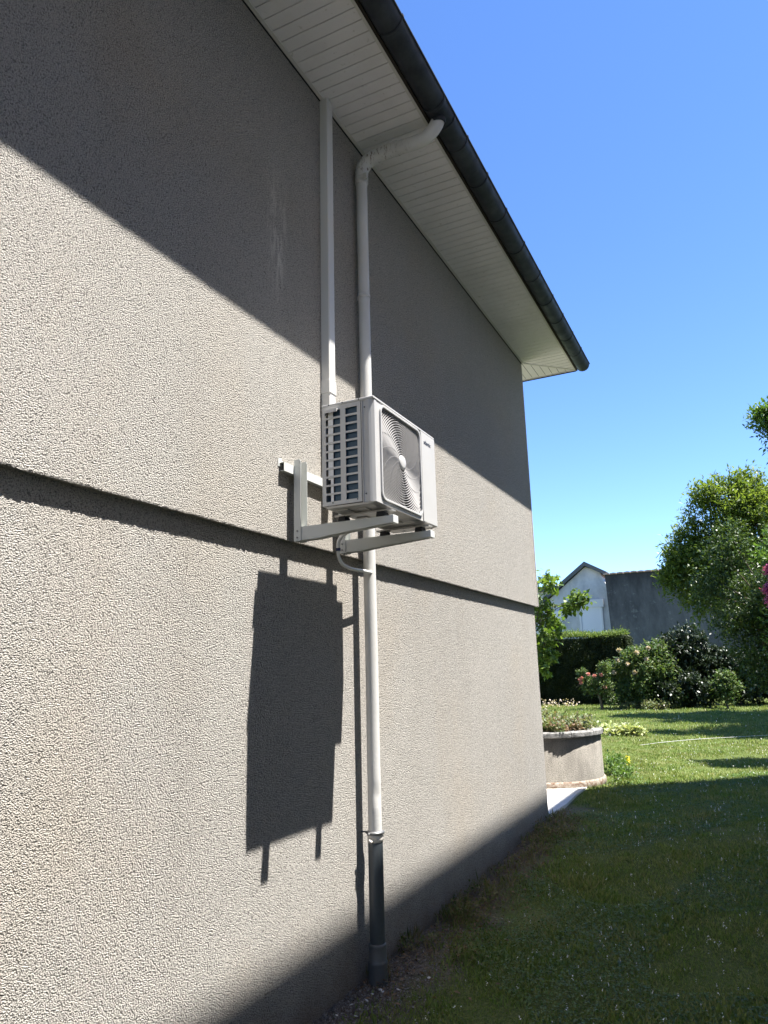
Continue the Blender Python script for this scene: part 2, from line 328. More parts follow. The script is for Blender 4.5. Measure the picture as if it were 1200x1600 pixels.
# ------------------------------------------------------------------ THE HOUSE
YC = 7.994; ZL = 2.175; ZS = 5.078; OV = 0.54; EX = 0.037; Y0 = -5.0; X0 = -8.0
house = thing('house', (0, YC, 0), 'roughcast beige two level house wall with overhanging white soffit and dark gutter', 'house')
b = MB(); b.box(X0 + EX, -EX, Y0, YC - EX, -0.6, ZL + 0.05); lw = b.build('lower_wall', M['render'], house)
b = MB(); b.box(X0, 0, Y0, YC, ZL, ZS + 0.03); uw = b.build('upper_wall', M['render'], house, bevel=0.006)
# object coordinates must be the same world metres in both walls
for o in (lw, uw):
    o.data.transform(Matrix.Translation(house.location)); o.location = -house.location
b = MB(); ys = np.arange(0.6, YC, .006); nn = len(ys); vs = []; fs = []
ro = .0062 + .0013 * rng.normal(size=nn); zo = ZL + .004 + .0012 * rng.normal(size=nn)
for i in range(nn):
    for k in range(6):
        a = 2 * math.pi * k / 6 + .3; q = max(.003, ro[i]) * (1 + .15 * random.uniform(-1, 1)); vs.append((-.005 + q * math.cos(a), ys[i], zo[i] + q * math.sin(a)))
for i in range(nn - 1):
    for k in range(6): fs.append((i * 6 + k, i * 6 + (k + 1) % 6, (i + 1) * 6 + (k + 1) % 6, (i + 1) * 6 + k))
b.add(vs, fs); le = b.build('ledge_edge', M['render'], house); le.data.transform(Matrix.Translation(house.location)); le.location = -house.location
# corner bead on the upper wall, thin dark line beneath the soffit
b = MB(); b.box(-0.012, 0.004, YC + 0.0005, YC + 0.012, ZL + 0.004, ZS - 0.003); b.build('corner_bead', M['trim'], house)
b = MB(); b.box(0.001, 0.0075, Y0, YC, ZS - 0.011, ZS - 0.001); b.build('soffit_dark_line', M['gap'], house)
# soffit: tongue and groove boards
pitch_b = 0.0835
bs = MB(); y = -0.6 + 0.0
xs0, xs1 = 0.03, OV - 0.022
while y < YC + 0.0:
    y1 = min(y + pitch_b, YC + OV)
    g = 0.0055; x1 = xs1
    # mitre at the corner : beyond YC the boards of the side stop on the diagonal
    bs.prism([(y + g, ZS + 0.0), (y1 - 0.001, ZS + 0.0), (y1 - 0.001, ZS + 0.008), (y1 + g - 0.001, ZS + 0.0085), (y1 + g - 0.001, ZS + 0.012), (y, ZS + 0.012), (y, ZS + 0.008), (y + g, ZS + 0.005)], 0, xs0, x1)
    y = y1
yb = y
k = 0
while y < YC + OV - 0.03:                       # side boards, cut on the mitre
    y1 = min(y + pitch_b, YC + OV - 0.022); xa, xb = max(xs0, y - YC), max(xs0, y1 - YC)
    bs.add([(xa + .012, y + .004, ZS), (xs1, y + .004, ZS), (xs1, y1, ZS), (xb + .012, y1, ZS)], [(0, 1, 2, 3)])
    y = y1
x = -1.5
while x < OV - 0.03:                          # boards of the gable side
    x1 = min(x + pitch_b, OV - 0.022); ya, yb_ = YC + max(0.03, x), YC + max(0.03, x1)
    bs.add([(x + .005, ya + .012, ZS), (x + .005, YC + OV - .022, ZS), (x1, YC + OV - .022, ZS), (x1, yb_ + .012, ZS)], [(3, 2, 1, 0)])
    x = x1
bs.build('soffit', M['soffit'], house)
b = MB(); b.box(-3.0, OV - 0.002, YC + 0.001, YC + OV - 0.002, ZS + 0.014, ZS + 0.03); b.box(0.001, OV - 0.002, Y0, YC, ZS + 0.014, ZS + 0.03); b.build('soffit_backing', M['gap'], house)
b = MB()
b.prism([(0.008, ZS - 0.004), (0.03, ZS - 0.004), (0.03, ZS + 0.006), (0.034, ZS + 0.01), (0.008, ZS + 0.012)], 1, Y0, YC)
b.box(OV - 0.022, OV - 0.0005, Y0, YC + OV - 0.022, ZS - 0.005, ZS + 0.012)
b.box(-3.0, OV - 0.0005, YC + OV - 0.022, YC + OV - 0.0005, ZS - 0.005, ZS + 0.0125)
b.box(-3.0, 0.0, YC + 0.008, YC + 0.03, ZS - 0.004, ZS + 0.012)
# mitre strip
b.prism([(0.0, YC + 0.018), (0.018, YC), (OV - 0.02, YC + OV - 0.038), (OV - 0.038, YC + OV - 0.02)], 2, ZS - 0.0045, ZS + 0.004)
b.build('soffit_trim', M['trim'], house)
b = MB(); b.box(OV, OV + 0.018, Y0, YC + OV, ZS - 0.013, ZS + 0.14); b.box(-3.0, OV - 0.001, YC + OV, YC + OV + 0.018, ZS - 0.012, ZS + 0.05); b.build('fascia', M['fascia'], house)
# roof
zr = ZS + 0.10
b = MB()
e = OV + 0.07
A = (e, Y0, zr); B = (e, YC + OV + .03, zr); Cc = (-4.0, YC + OV - 4.3, zr + 1.6); D = (-4.0, Y0, zr + 1.6)
E_ = (-8.6, YC + OV + .03, zr); F_ = (-8.6, Y0, zr)
for dz in (0,):
    vs = [A, B, Cc, D, E_, F_]; vt = [(v[0], v[1], v[2] + 0.05) for v in vs]
    b.add(vs + vt, [(0, 3, 2, 1), (1, 2, 4), (2, 3, 5, 4), (6, 7, 8, 9), (7, 10, 8), (8, 10, 11, 9), (0, 1, 7, 6), (1, 4, 10, 7), (4, 5, 11, 10), (0, 6, 9, 3), (3, 9, 11, 5)])
b.build('roof', M['tile'], house)
# gutter: half round zinc with rolled bead
GX, GZ, GR = 0.632, 5.105, 0.078; GY1 = YC + 0.50
def halfring(b, y0, y1, r0, r1, a0=math.pi, a1=2 * math.pi, n=20, rx=GX, rz=GZ):
    pts = [(rx + r1 * math.cos(a0 + (a1 - a0) * k / n), rz + r1 * math.sin(a0 + (a1 - a0) * k / n)) for k in range(n + 1)]
    pin = [(rx + r0 * math.cos(a0 + (a1 - a0) * k / n), rz + r0 * math.sin(a0 + (a1 - a0) * k / n)) for k in range(n + 1)]
    m_ = n + 1
    vs = [(p[0], y0, p[1]) for p in pts] + [(p[0], y1, p[1]) for p in pts] + [(p[0], y0, p[1]) for p in pin] + [(p[0], y1, p[1]) for p in pin]
    fs = []
    for k in range(n):
        fs += [(k, k + 1, m_ + k + 1, m_ + k), (2 * m_ + k, 3 * m_ + k, 3 * m_ + k + 1, 2 * m_ + k + 1), (k, 2 * m_ + k, 2 * m_ + k + 1, k + 1), (m_ + k, m_ + k + 1, 3 * m_ + k + 1, 3 * m_ + k)]
    b.add(vs, fs, True)
b = MB(); halfring(b, Y0, GY1, GR - 0.002, GR, math.pi * 0.93, 2 * math.pi)
b.tube([(GX + GR, Y0, GZ + 0.004), (GX + GR, GY1, GZ + 0.004)], 0.009, 10)
# rounded stop end
pts = []
n = 10
for i in range(n):
    t0, t1 = i / n * math.pi / 2, (i + 1) / n * math.pi / 2
    for k in range(16):
        a, c_ = math.pi + math.pi * k / 16, math.pi + math.pi * (k + 1) / 16
        q = []
        for (t, an) in ((t0, a), (t0, c_), (t1, c_), (t1, a)):
            q.append((GX + GR * math.cos(t) * math.cos(an), GY1 + 0.03 * math.sin(t), GZ + GR * math.cos(t) * math.sin(an)))
        b.add(q, [(0, 1, 2, 3)], True)
gut = b.build('gutter', M['zinc'], house)
hooks = [1.0, 1.52, 2.05, 2.58, 3.11, 4.18, 4.61, 5.09, 5.61, 6.14, 6.64, 7.08, 7.55, 8.0]
b = MB(); b.lathe([(.040, 5.0), (.0475, 5.0), (.0485, 5.006), (.0475, 5.06)], GX - .006, 3.85, 24); b.build('gutter_outlet', M['zinc'], gut)
for hy in hooks:
    b = MB(); halfring(b, hy - 0.009, hy + 0.009, GR + 0.0005, GR + 0.0028, math.pi * 0.9, 2 * math.pi)
    b.box(GX + GR - 0.006, GX + GR + 0.0105, hy - 0.009, hy + 0.009, GZ + 0.0, GZ + 0.0145)
    b.build('gutter_hook', M['zinc'], gut)
for ja, jb in ((3.74, 3.775), (3.93, 3.95)):
    b = MB(); halfring(b, ja, jb, GR + 0.0005, GR + 0.003); b.build('gutter_joint', M['zinc'], gut)

# ------------------------------------------------------------------ drainpipe
PX, PY, PR = 0.05, 3.85, 0.0375
dp = thing('drainpipe', (PX, PY, gz(0, PY)), 'white painted drainpipe with rust streaked elbow and dark grey foot', 'drainpipe')
b = MB()
b.tube(bezier([(GX - .005, PY, GZ - .04), (GX - .006, PY, 5.03), (0.59, PY, 4.975), (0.53, PY, 4.935), (0.45, PY, 4.925), (0.30, PY, 4.935)], 6), 0.045, 22)
b.build('upper_bend', M['pipe'], dp)
b = MB()
arc = [(0.335, PY, 4.935), (0.27, PY, 4.934), (0.21, PY, 4.932)] + [(PX + .105 - .105 * math.sin(t_), PY, 4.825 + .105 * math.cos(t_)) for t_ in np.linspace(0, math.pi / 2, 12)] + [(PX, PY, 4.79), (PX, PY, 4.765)]
b.tube(arc, [.0475] * 12 + [.046, .045, .044, .043, .042], 26)
b.tube([(0.33, PY, 4.935), (0.30, PY, 4.9345)], 0.0505, 22)
b.build('elbow', M['pipe'], dp)
b = MB(); pts = [(PX, PY, z) for z in np.linspace(4.78, 2.7, 12)] + [(PX + 0.001 * math.sin(z * 5), PY, z) for z in np.linspace(2.6, 0.975, 12)]
b.tube(pts, PR, 26)
o = b.build('pipe', M['pipe'], dp)
# a dent low on the pipe: vertices of extra rings pushed in
b = MB(); n = 26; zz = np.linspace(0.98, 0.62, 25)
vs = []; fs = []
for i, z in enumerate(zz):
    for k in range(n):
        a = 2 * math.pi * k / n; r = PR + 0.0003
        d = max(0, 1 - abs(z - 0.835) / 0.075) * max(0, math.cos(a - math.radians(-35))) ** 5
        crease = max(0, math.cos(a - math.radians(-30))) ** 3 * max(0, min(1, (0.84 - z) / 0.15)) * 0.002
        r -= 0.006 * d - crease
        vs.append((PX + r * math.cos(a), PY + r * math.sin(a), z))
for i in range(len(zz) - 1):
    for k in range(n): fs.append((i * n + k, i * n + (k + 1) % n, (i + 1) * n + (k + 1) % n, (i + 1) * n + k))
b.add(vs, fs, True); b.build('dented_sleeve', M['pipe'], dp)
b = MB()
for z, r, h_ in ((4.80, 0.047, 0.016), (4.765, 0.0455, 0.022)):
    b.lathe([(PR, z - h_ / 2 - .003), (r - .003, z - h_ / 2), (r, z), (r - .003, z + h_ / 2), (PR, z + h_ / 2 + .003)], PX, PY, 28)
b.box(PX + 0.035, PX + 0.062, PY - 0.045, PY - 0.030, 4.755, 4.80)
b.build('collar', M['pipe'], dp)
b = MB()
zc = 0.625
b.lathe([(PR + .001, zc - .04), (0.044, zc - .036), (0.0445, zc - .006), (0.041, zc), (0.041, zc + .004)], PX, PY, 28)
b.build('mastic_ring', M['mastic'], dp)
b = MB()
b.lathe([(0.038, zc + .002), (0.049, zc + .003), (0.053, zc + .010), (0.049, zc + .018), (0.038, zc + .020)], PX, PY, 28)
b.tube([(PX - 0.01, PY - 0.045, zc + .009), (PX - 0.012, PY - 0.066, zc + .009)], 0.006, 8)
b.tube([(-0.037, PY, zc + 0.009), (PX, PY, zc + 0.009)], 0.005, 8)
b.build('clamp', M['clamp'], dp)
b = MB(); b.tube([(PX + .002, PY - .04, zc - .025), (PX + 0.0, PY - .052, zc - .032), (PX - .012, PY - .055, zc - .02)], [0.008, 0.011, 0.006], 8); b.build('mastic_blob', M['mastic'], dp)
b = MB(); b.lathe([(0.0, zc - .03), (0.0405, zc - .03), (0.0415, zc - .035), (0.0415, 0.10), (0.0425, -0.3)], PX, PY, 30); b.build('lower_pipe', M['pvc'], dp)
b = MB()
b.lathe([(0.042, 0.078), (0.0475, 0.075), (0.0485, 0.068), (0.0475, 0.06), (0.0475, 0.0), (0.0505, -0.006), (0.053, -0.012), (0.053, -0.02), (0.0515, -0.026), (0.0515, -0.30)], PX, PY, 30)
b.build('socket', M['socket'], dp)
b = MB(); b.box(-0.01, 0.05, PY - 0.006, PY + 0.006, 3.9, 3.925); b.lathe([(PR, 3.9), (PR + .003, 3.9), (PR + .003, 3.925), (PR, 3.925)], PX, PY, 26); b.build('pipe_bracket', M['pipe'], dp)

# ------------------------------------------------------------------ cable duct
cd = thing('cable_duct', (0.02, 3.42, 2.5), 'white plastic cable duct running from soffit down behind the unit', 'duct')
b = MB()
b.prism([(0.0015, 3.384), (0.052, 3.386), (0.057, 3.393), (0.057, 3.449), (0.052, 3.456), (0.0015, 3.458)], 2, 2.45, ZS - 0.002)
b.build('duct_cover', M['duct'], cd, bevel=0.0015)
b = MB()
b.prism([(0.001, 3.379), (0.055, 3.381), (0.061, 3.389), (0.061, 3.453), (0.055, 3.461), (0.001, 3.463)], 2, 3.085, 3.165)
b.build('duct_joint', M['duct'], cd, bevel=0.0015)

# ------------------------------------------------------------------ air conditioner
AX0, AX1, AY0, AY1, AZ0, AZ1 = 0.277, 0.562, 2.93, 3.685, 2.292, 2.808
ac = thing('air_conditioner', ((AX0 + AX1) / 2, (AY0 + AY1) / 2, AZ0 - .03), 'white outdoor air conditioning unit with round fan grille on wall bracket', 'air conditioner')
# lid
b = MB(); b.box(AX0 - .002, AX1 + .004, AY0 - .003, AY1 + .003, AZ1 - 0.014, AZ1); b.build('lid', M['ac'], ac, bevel=0.006, seg=3)
# near side panel with its two columns of openings
PT = 0.0015
def bars(b, y0, y1, xa, xb, za, zb, col, rows):
    """panel xa..xb with holes: col = [(x0,x1)], rows = [(z0,z1)]"""
    xs = [xa] + [v for c_ in col for v in c_] + [xb]
    for i in range(0, len(xs), 2): b.box(xs[i], xs[i + 1], y0, y1, za, zb)
    for c_ in col:
        zz = [za] + [v for r_ in rows for v in r_] + [zb]
        for i in range(0, len(zz), 2): b.box(c_[0] + .00005, c_[1] - .00005, y0 + .0001, y1 - .0001, zz[i], zz[i + 1])
ztop = AZ1 - 0.036; rowp = 0.0428; rh = 0.033
rows = sorted([(ztop - i * rowp - rh, ztop - i * rowp) for i in range(11)])
b = MB(); bars(b, AY0, AY0 + 0.004, AX0, 0.493, AZ0, AZ1 - 0.0142, [(0.298, 0.380), (0.409, 0.474)], rows)
b.box(AX0, AX0 + .004, AY0 + .0041, AY1, AZ0, AZ1 - .0142)
b.build('side_panel', M['ac_dark'], ac)
b = MB()
b.prism([(0.4965, AY0 + .001), (0.502, AY0 - .002), (0.506, AY0 + .004), (0.522, AY0 + .004), (0.526, AY0 - .002), (0.538, AY0 - .002), (0.549, AY0 + .003), (AX1 + .001, AY0 + .012), (AX1 + .001, AY0 + .034), (0.53, AY0 + .034), (0.4965, AY0 + .02)], 2, AZ0 - .006, AZ1 - .0145)
b.build('corner_post', M['ac'], ac)
# handle recess cover at the top left of the side
b = MB()
b.prism([(AY0 - .001, AZ1 - .033), (AY0 - .020, AZ1 - .036), (AY0 - .022, AZ1 - .052), (AY0 - .018, AZ1 - .052), (AY0 - .016, AZ1 - .040), (AY0 - .001, AZ1 - .038)], 0, 0.300, 0.372)
b.prism([(0.300, AY0 - .018), (0.304, AY0 - .018), (0.304, AY0 - .001), (0.300, AY0 - .001)], 2, AZ1 - .062, AZ1 - .040)
b.build('handle', M['ac'], ac)
for (sx_, sz_) in ((0.318, AZ1 - .006), (0.395, AZ1 - .006), (0.486, AZ1 - .006), (0.514, AZ1 - .05), (0.514, AZ0 + .035), (0.335, AZ0 + .012), (0.470, AZ0 + .014)):
    yy = AY0 - .006 if sz_ > AZ1 - .01 else (AY0 + .0005 if sx_ > .5 else AY0 - .002)
    b = MB(); b.tube([(sx_, yy, sz_), (sx_, yy + .006, sz_)], 0.0032, 8); b.build('screw', M['screw'], ac)
# coil, end plate inside
b = MB(); b.box(0.338, 0.49, AY0 + .014, AY0 + .03, AZ0 + .01, AZ1 - .02); b.box(AX0 + .010, AX0 + .030, AY0 + .05, AY1 - .2, AZ0 + .01, AZ1 - .02); b.build('coil', M['coil'], ac)
b = MB(); b.box(0.309, 0.337, AY0 + .0045, AY0 + .007, AZ0 + .13, AZ1 - .03); b.box(0.322, 0.337, AY0 + .0045, AY0 + .007, AZ0 + .01, AZ0 + .13); b.build('coil_end_plate', M['plate'], ac)
# front panel: outer frame with a rounded square opening
FX = AX1
gy0, gy1, gz0, gz1 = 3.006, 3.470, 2.318, 2.776
def rsq(y0, y1, z0, z1, r, n=8):
    pts = []
    for (cy_, cz_, a0) in ((y1 - r, z1 - r, 0), (y0 + r, z1 - r, 90), (y0 + r, z0 + r, 180), (y1 - r, z0 + r, 270)):
        for k in range(n + 1):
            a = math.radians(a0 + 90 * k / n); pts.append((cy_ + r * math.cos(a), cz_ + r * math.sin(a)))
    return pts
def ringplate(b, outer, inner, x0, x1):
    n = len(outer); V = []
    for x in (x0, x1):
        V += [(x, p[0], p[1]) for p in outer] + [(x, p[0], p[1]) for p in inner]
    F = []
    for i in range(n):
        j = (i + 1) % n
        F += [(2 * n + i, 2 * n + j, 3 * n + j, 3 * n + i), (i, n + i, n + j, j), (i, j, 2 * n + j, 2 * n + i), (n + i, 3 * n + i, 3 * n + j, n + j)]
    b.add(V, F)
yF0, yF1, zF0, zF1 = AY0 + .034, 3.492, AZ0 - .004, AZ1 - .0145
b = MB()
# flat sheet with square hole for the border: project the rounded opening outwards on the rectangle
inn = rsq(gy0, gy1, gz0, gz1, 0.035)
outp = []
for (py_, pz_) in inn:
    cyc, czc = (gy0 + gy1) / 2, (gz0 + gz1) / 2; dy, dz = py_ - cyc, pz_ - czc
    t = 1e9
    if dy > 0: t = min(t, (yF1 - cyc) / dy)
    if dy < 0: t = min(t, (yF0 - cyc) / dy)
    if dz > 0: t = min(t, (zF1 - czc) / dz)
    if dz < 0: t = min(t, (zF0 - czc) / dz)
    outp.append((cyc + dy * t, czc + dz * t))
ringplate(b, outp, inn, FX - .004, FX)
b.box(FX - .05, FX - .0005, yF0, yF1, zF0 - .001, zF0 + .003)
for yy in (yF0, yF1 - .003): b.box(FX - .03, FX - .004, yy, yy + .003, zF0, zF1)
b.build('front_panel', M['ac'], ac)
b = MB(); ringplate(b, rsq(gy0 - .012, gy1 + .012, gz0 - .012, gz1 + .012, 0.043), rsq(gy0 - .001, gy1 + .001, gz0 - .001, gz1 + .001, 0.034), FX + .0002, FX + .009)
fg = b.build('grille_frame', M['ac'], ac, bevel=0.002)
cyh, czh = (gy0 + gy1) / 2 + .002, (gz0 + gz1) / 2
b = MB()
def inside(yv, zv, mrg=0.0):
    hy, hz = (gy1 - gy0) / 2 - mrg, (gz1 - gz0) / 2 - mrg; r = 0.034
    dy, dz = abs(yv - (gy0 + gy1) / 2), abs(zv - czh)
    if dy > hy or dz > hz: return False
    if dy > hy - r and dz > hz - r: return math.hypot(dy - hy + r, dz - hz + r) <= r
    return True
NA = 144; r = 0.038
while r < 0.315:
    th = 0.0026; dep = 0.009
    # the grille is slightly domed
    xo = FX + 0.004 - 0.006 * (r / 0.3) ** 2
    for k in range(NA):
        a0_, a1_ = 2 * math.pi * k / NA, 2 * math.pi * (k + 1) / NA; am = (a0_ + a1_) / 2
        if not inside(cyh + r * math.cos(am), czh + r * math.sin(am)): continue
        V = []
        for a in (a0_, a1_):
            for (rr, xx) in ((r - th / 2, xo - dep), (r + th / 2, xo - dep), (r + th / 2, xo), (r - th / 2, xo)):
                V.append((xx, cyh + rr * math.cos(a), czh + rr * math.sin(a)))
        b.add(V, [(0, 1, 5, 4), (1, 2, 6, 5), (2, 3, 7, 6), (3, 0, 4, 7)], False)
    r += 0.0125
for k in range(14):                          # swept spokes
    a0_ = 2 * math.pi * k / 14; prev = None
    for i in range(22):
        r = 0.035 + 0.285 * i / 21; a = a0_ + 1.15 * (i / 21) ** 0.8
        yv, zv = cyh + r * math.cos(a), czh + r * math.sin(a)
        xo = FX + 0.0015 - 0.006 * (r / 0.3) ** 2
        cur = (yv, zv, xo, a)
        if prev and inside(yv, zv) and inside(prev[0], prev[1]):
            V = []
            for (q0, q1, qx, qa) in (prev, cur):
                ny, nz = -math.sin(qa) * .0012, math.cos(qa) * .0012
                for s_, d_ in ((-1, -.005), (1, -.005), (1, 0), (-1, 0)): V.append((qx + d_, q0 + ny * s_, q1 + nz * s_))
            b.add(V, [(0, 1, 5, 4), (1, 2, 6, 5), (2, 3, 7, 6), (3, 0, 4, 7)])
        prev = cur
gr = b.build('fan_grille', M['grille'], ac)
b = MB()
n = 36; prof = [(0.0, .011), (.020, .0105), (.034, .009), (.038, .005), (.038, -.006)]
vs = [(FX + h_, cyh + r_ * math.cos(2 * math.pi * k / n), czh + r_ * math.sin(2 * math.pi * k / n)) for r_, h_ in prof for k in range(n)]
fs = [(i * n + k, i * n + (k + 1) % n, (i + 1) * n + (k + 1) % n, (i + 1) * n + k) for i in range(len(prof) - 1) for k in range(n)]
b.add(vs, fs, True); b.build('grille_hub', M['ac'], gr)
# fan and housing behind
b = MB(); b.box(AX0 + .04, AX0 + .045, AY0 + .04, 3.50, AZ0 + .01, AZ1 - .02); b.box(AX0 + .04, FX - .03, 3.495, 3.50, AZ0 + .01, AZ1 - .02); b.build('fan_housing', M['inner'], ac)
b = MB()
for k in range(3):
    a0_ = k * 2 * math.pi / 3 + .5
    V = []; m_ = 10
    for i in range(m_ + 1):
        t = i / m_; aa = a0_ + t * 1.5
        V += [(FX - .03 - .05 * t, cyh + .05 * math.cos(aa), czh + .05 * math.sin(aa)), (FX - .02 - .08 * t, cyh + .20 * math.cos(aa + .25), czh + .20 * math.sin(aa + .25))]
    b.add(V, [(2 * i, 2 * i + 1, 2 * i + 3, 2 * i + 2) for i in range(m_)], True)
b.tube([(FX - .09, cyh, czh), (FX - .02, cyh, czh)], .05, 24)
b.build('fan', M['blade'], ac)
# service strip
b = MB(); b.box(FX - .045, FX + .006, 3.4945, AY1, AZ0 - .006, AZ1 - .0145); sp_ = b.build('service_panel', M['ac'], ac, bevel=0.005, seg=3)
b = MB(); b.box(AX0, FX - .046, AY1 - .004, AY1, AZ0, AZ1 - .0145); b.box(0.30, 0.43, AY1 + .0002, AY1 + .07, AZ0 + .03, AZ1 - .03); b.build('valve_cover', M['ac_dark'], ac, bevel=0.002)
# lettering
def lettering(txt, size, loc, rot, name, parent, mat):
    cu = bpy.data.curves.new(name, 'FONT'); cu.body = txt; cu.size = size; cu.extrude = 0.0004; cu.offset = size * 0.018
    to = bpy.data.objects.new('tmp', cu); COL.objects.link(to)
    bpy.context.view_layer.update()
    me = bpy.data.meshes.new_from_object(to.evaluated_get(bpy.context.evaluated_depsgraph_get()))
    bpy.data.objects.remove(to)
    me.transform(Matrix.Translation(loc) @ rot)
    return put(name, me, mat, parent)
rot = Matrix(((0, 0, 1, 0), (1, 0, 0, 0), (0, 1, 0, 0), (0, 0, 0, 1)))
lettering('atlantic', 0.0335, Vector((FX + .0066, 3.527, AZ1 - .078)), rot, 'lettering', sp_, M['logo'])
# base pan and its foot rails
b = MB()
b.prism([(AX0 + .008, AZ0 - .001), (AX0 + .02, AZ0 - .013), (AX1 - .03, AZ0 - .013), (AX1 - .012, AZ0 - .008), (AX1 + .002, AZ0 - .0065), (AX1 + .002, AZ0 - .0045), (AX1 - .01, AZ0 - .0045)], 1, AY0 + .006, AY1 - .003)
for (ya, yb2) in ((2.98, 3.06), (3.18, 3.26), (3.33, 3.42), (3.60, 3.65)):
    b.box(AX0 + .05, AX0 + .11, ya, yb2, AZ0 - .019, AZ0 - .0132); b.box(AX0 + .15, AX0 + .20, ya + .02, yb2, AZ0 - .017, AZ0 - .0132)
b.build('base_pan', M['galv'], ac)
ARMY = (3.085, 3.545)
for yy in ARMY:
    b = MB(); b.box(AX0 - .01, AX1 + .02, yy - .024, yy + .024, AZ0 - .0265, AZ0 - .0195); b.build('foot_rail', M['galv'], ac)
# ------------------------------------------------------------------ wall bracket
br = thing('wall_bracket', (0.02, 3.3, 2.2), 'white steel wall bracket with horizontal rail, two uprights and two tapered arms', 'wall bracket')
b = MB()
RY0, RY1 = 2.952, 3.74
def chan(b, y0, y1, z0, z1, d, t=.003):
    b.prism([(0.0006, z0), (d, z0), (d, z0 + .010), (d - t, z0 + .010), (d - t, z0 + t), (t, z0 + t), (t, z1 - t), (d - t, z1 - t), (d - t, z1 - .010), (d, z1 - .010), (d, z1), (0.0006, z1)], 1, y0, y1)
# rail: C channel opening to the wall
b.prism([(0.0006, 2.522), (0.028, 2.522), (0.028, 2.563), (0.0006, 2.563), (0.0006, 2.575), (-0.0, 2.575), (0.0, 2.577), (0.0026, 2.577), (0.0026, 2.5655), (0.0305, 2.5655), (0.0305, 2.5195), (0.0006, 2.5195)], 1, RY0 + .012, RY1)
b.box(0.0006, 0.003, RY0, RY0 + .03, 2.545, 2.588)
b.build('rail', M['steel'], br)
ZA = AZ0 - .0285 - .024      # top of the arms
for yy in ARMY:
    b = MB(); w_ = .031
    b.box(0.031, 0.034, yy - w_ + .0025, yy + w_ - .0025, ZA - .072, 2.53)
    for s_ in (-1, 1):
        ya = yy - w_ if s_ < 0 else yy + w_ - .0025
        b.prism([(0.031, ZA - .074), (0.072, ZA - .074), (0.072, 2.585), (0.064, 2.597), (0.031, 2.597)], 1, ya, ya + .0025)
    b.build('upright', M['steel'], br)
    b = MB(); wa = .025
    xa, xk, xt = 0.0345, 0.20, 0.585
    prof = [(xa, ZA), (xt, ZA), (xt, ZA - .030), (xt - .02, ZA - .036), (xk + .05, ZA - .060), (xk - .03, ZA - .069), (xa, ZA - .070)]
    t = .003
    for ya in (yy - wa, yy + wa - t): b.prism(prof, 1, ya, ya + t)
    b.box(xa, xt - .003, yy - wa + t, yy + wa - t, ZA - t, ZA)
    b.box(xt - .003, xt, yy - wa + t, yy + wa - t, ZA - .028, ZA - .0005)
    ar = b.build('arm', M['steel'], br)
    b = MB(); b.box(xt - .012, xt + .008, yy - wa - .003, yy + wa + .003, ZA - .036, ZA + .002); 
    b.build('end_cap', M['steel'], ar, bevel=.002)
    for xx, zz_ in ((0.052, ZA - .022), (0.052, ZA - .056)):
        b = MB(); b.tube([(xx, yy - w_ - .004, zz_), (xx, yy - w_, zz_)], .005, 8); b.build('bolt', M['clamp'], br)
    for xa_, xb_ in ((AX0 + .012, AX0 + .052), (AX1 - .062, AX1 - .018)):
        b = MB(); b.prism([(xa_, ZA + .0005), (xb_, ZA + .0005), (xb_ - .004, ZA + .0245), (xa_ + .004, ZA + .0245)], 1, yy - .030, yy + .030)
        b.build('rubber_foot', M['rubber'], br, bevel=.002)
# ------------------------------------------------------------------ condensate tube
ct = thing('condensate_tube', (0.08, 3.45, 2.1), 'thin pale condensate tube curving from under the unit into the drainpipe', 'tube')
b = MB(); b.tube(bezier([(0.30, 3.40, 2.275), (0.27, 3.37, 2.262), (0.20, 3.38, 2.262), (0.125, 3.40, 2.245), (0.09, 3.41, 2.215), (0.08, 3.42, 2.17)], 7), 0.0105, 12); b.build('upper_tube', M['hose'], ct)
b = MB(); b.tube(bezier([(0.08, 3.42, 2.175), (0.075, 3.43, 2.14), (0.078, 3.46, 2.10), (0.085, 3.52, 2.082), (0.085, 3.60, 2.080), (0.08, 3.70, 2.085), (0.07, 3.83, 2.09)], 7), 0.0095, 12); b.build('lower_tube', M['hose'], ct)
b = MB(); b.tube([(0.08, 3.419, 2.179), (0.08, 3.421, 2.163)], 0.0135, 12); b.build('clip', M['tie'], ct)

# ------------------------------------------------------------------ GROUND
def ground_mesh():
    xs = np.unique(np.concatenate([np.linspace(-0.5, 4, 60), np.linspace(-60, -0.5, 30), np.linspace(4, 60, 30), [-400, 400]]))
    ys = np.unique(np.concatenate([np.linspace(-1, 16, 140), np.linspace(16, 45, 60), np.linspace(-30, -1, 10), [60, 100, 200, 600]]))
    V = []; 
    for y in ys:
        for x in xs:
            n_ = 0.012 * math.sin(x * 2.1 + y * 1.3) * math.sin(y * 0.9 - x * .7) if -0.5 < x else 0
            V.append((x, y, gz(x, y) + n_))
    nx = len(xs); F = [(j * nx + i, j * nx + i + 1, (j + 1) * nx + i + 1, (j + 1) * nx + i) for j in range(len(ys) - 1) for i in range(nx - 1)]
    me = bpy.data.meshes.new('ground'); me.from_pydata(V, [], F); me.polygons.foreach_set('use_smooth', [True] * len(F)); return me
g = put('lawn_ground', ground_mesh(), M['lawn']); tag(g, kind='structure')
b = MB(); b.prism([(-7.0, YC - 0.02), (-0.02, YC - 0.02), (0.0, 8.6), (-0.03, 9.3), (-0.02, 10.0), (-0.9, 10.6), (-7.0, 10.6)], 2, -0.1, 0.022)
pt = b.build('patio', M['patio']); tag(pt, kind='structure')

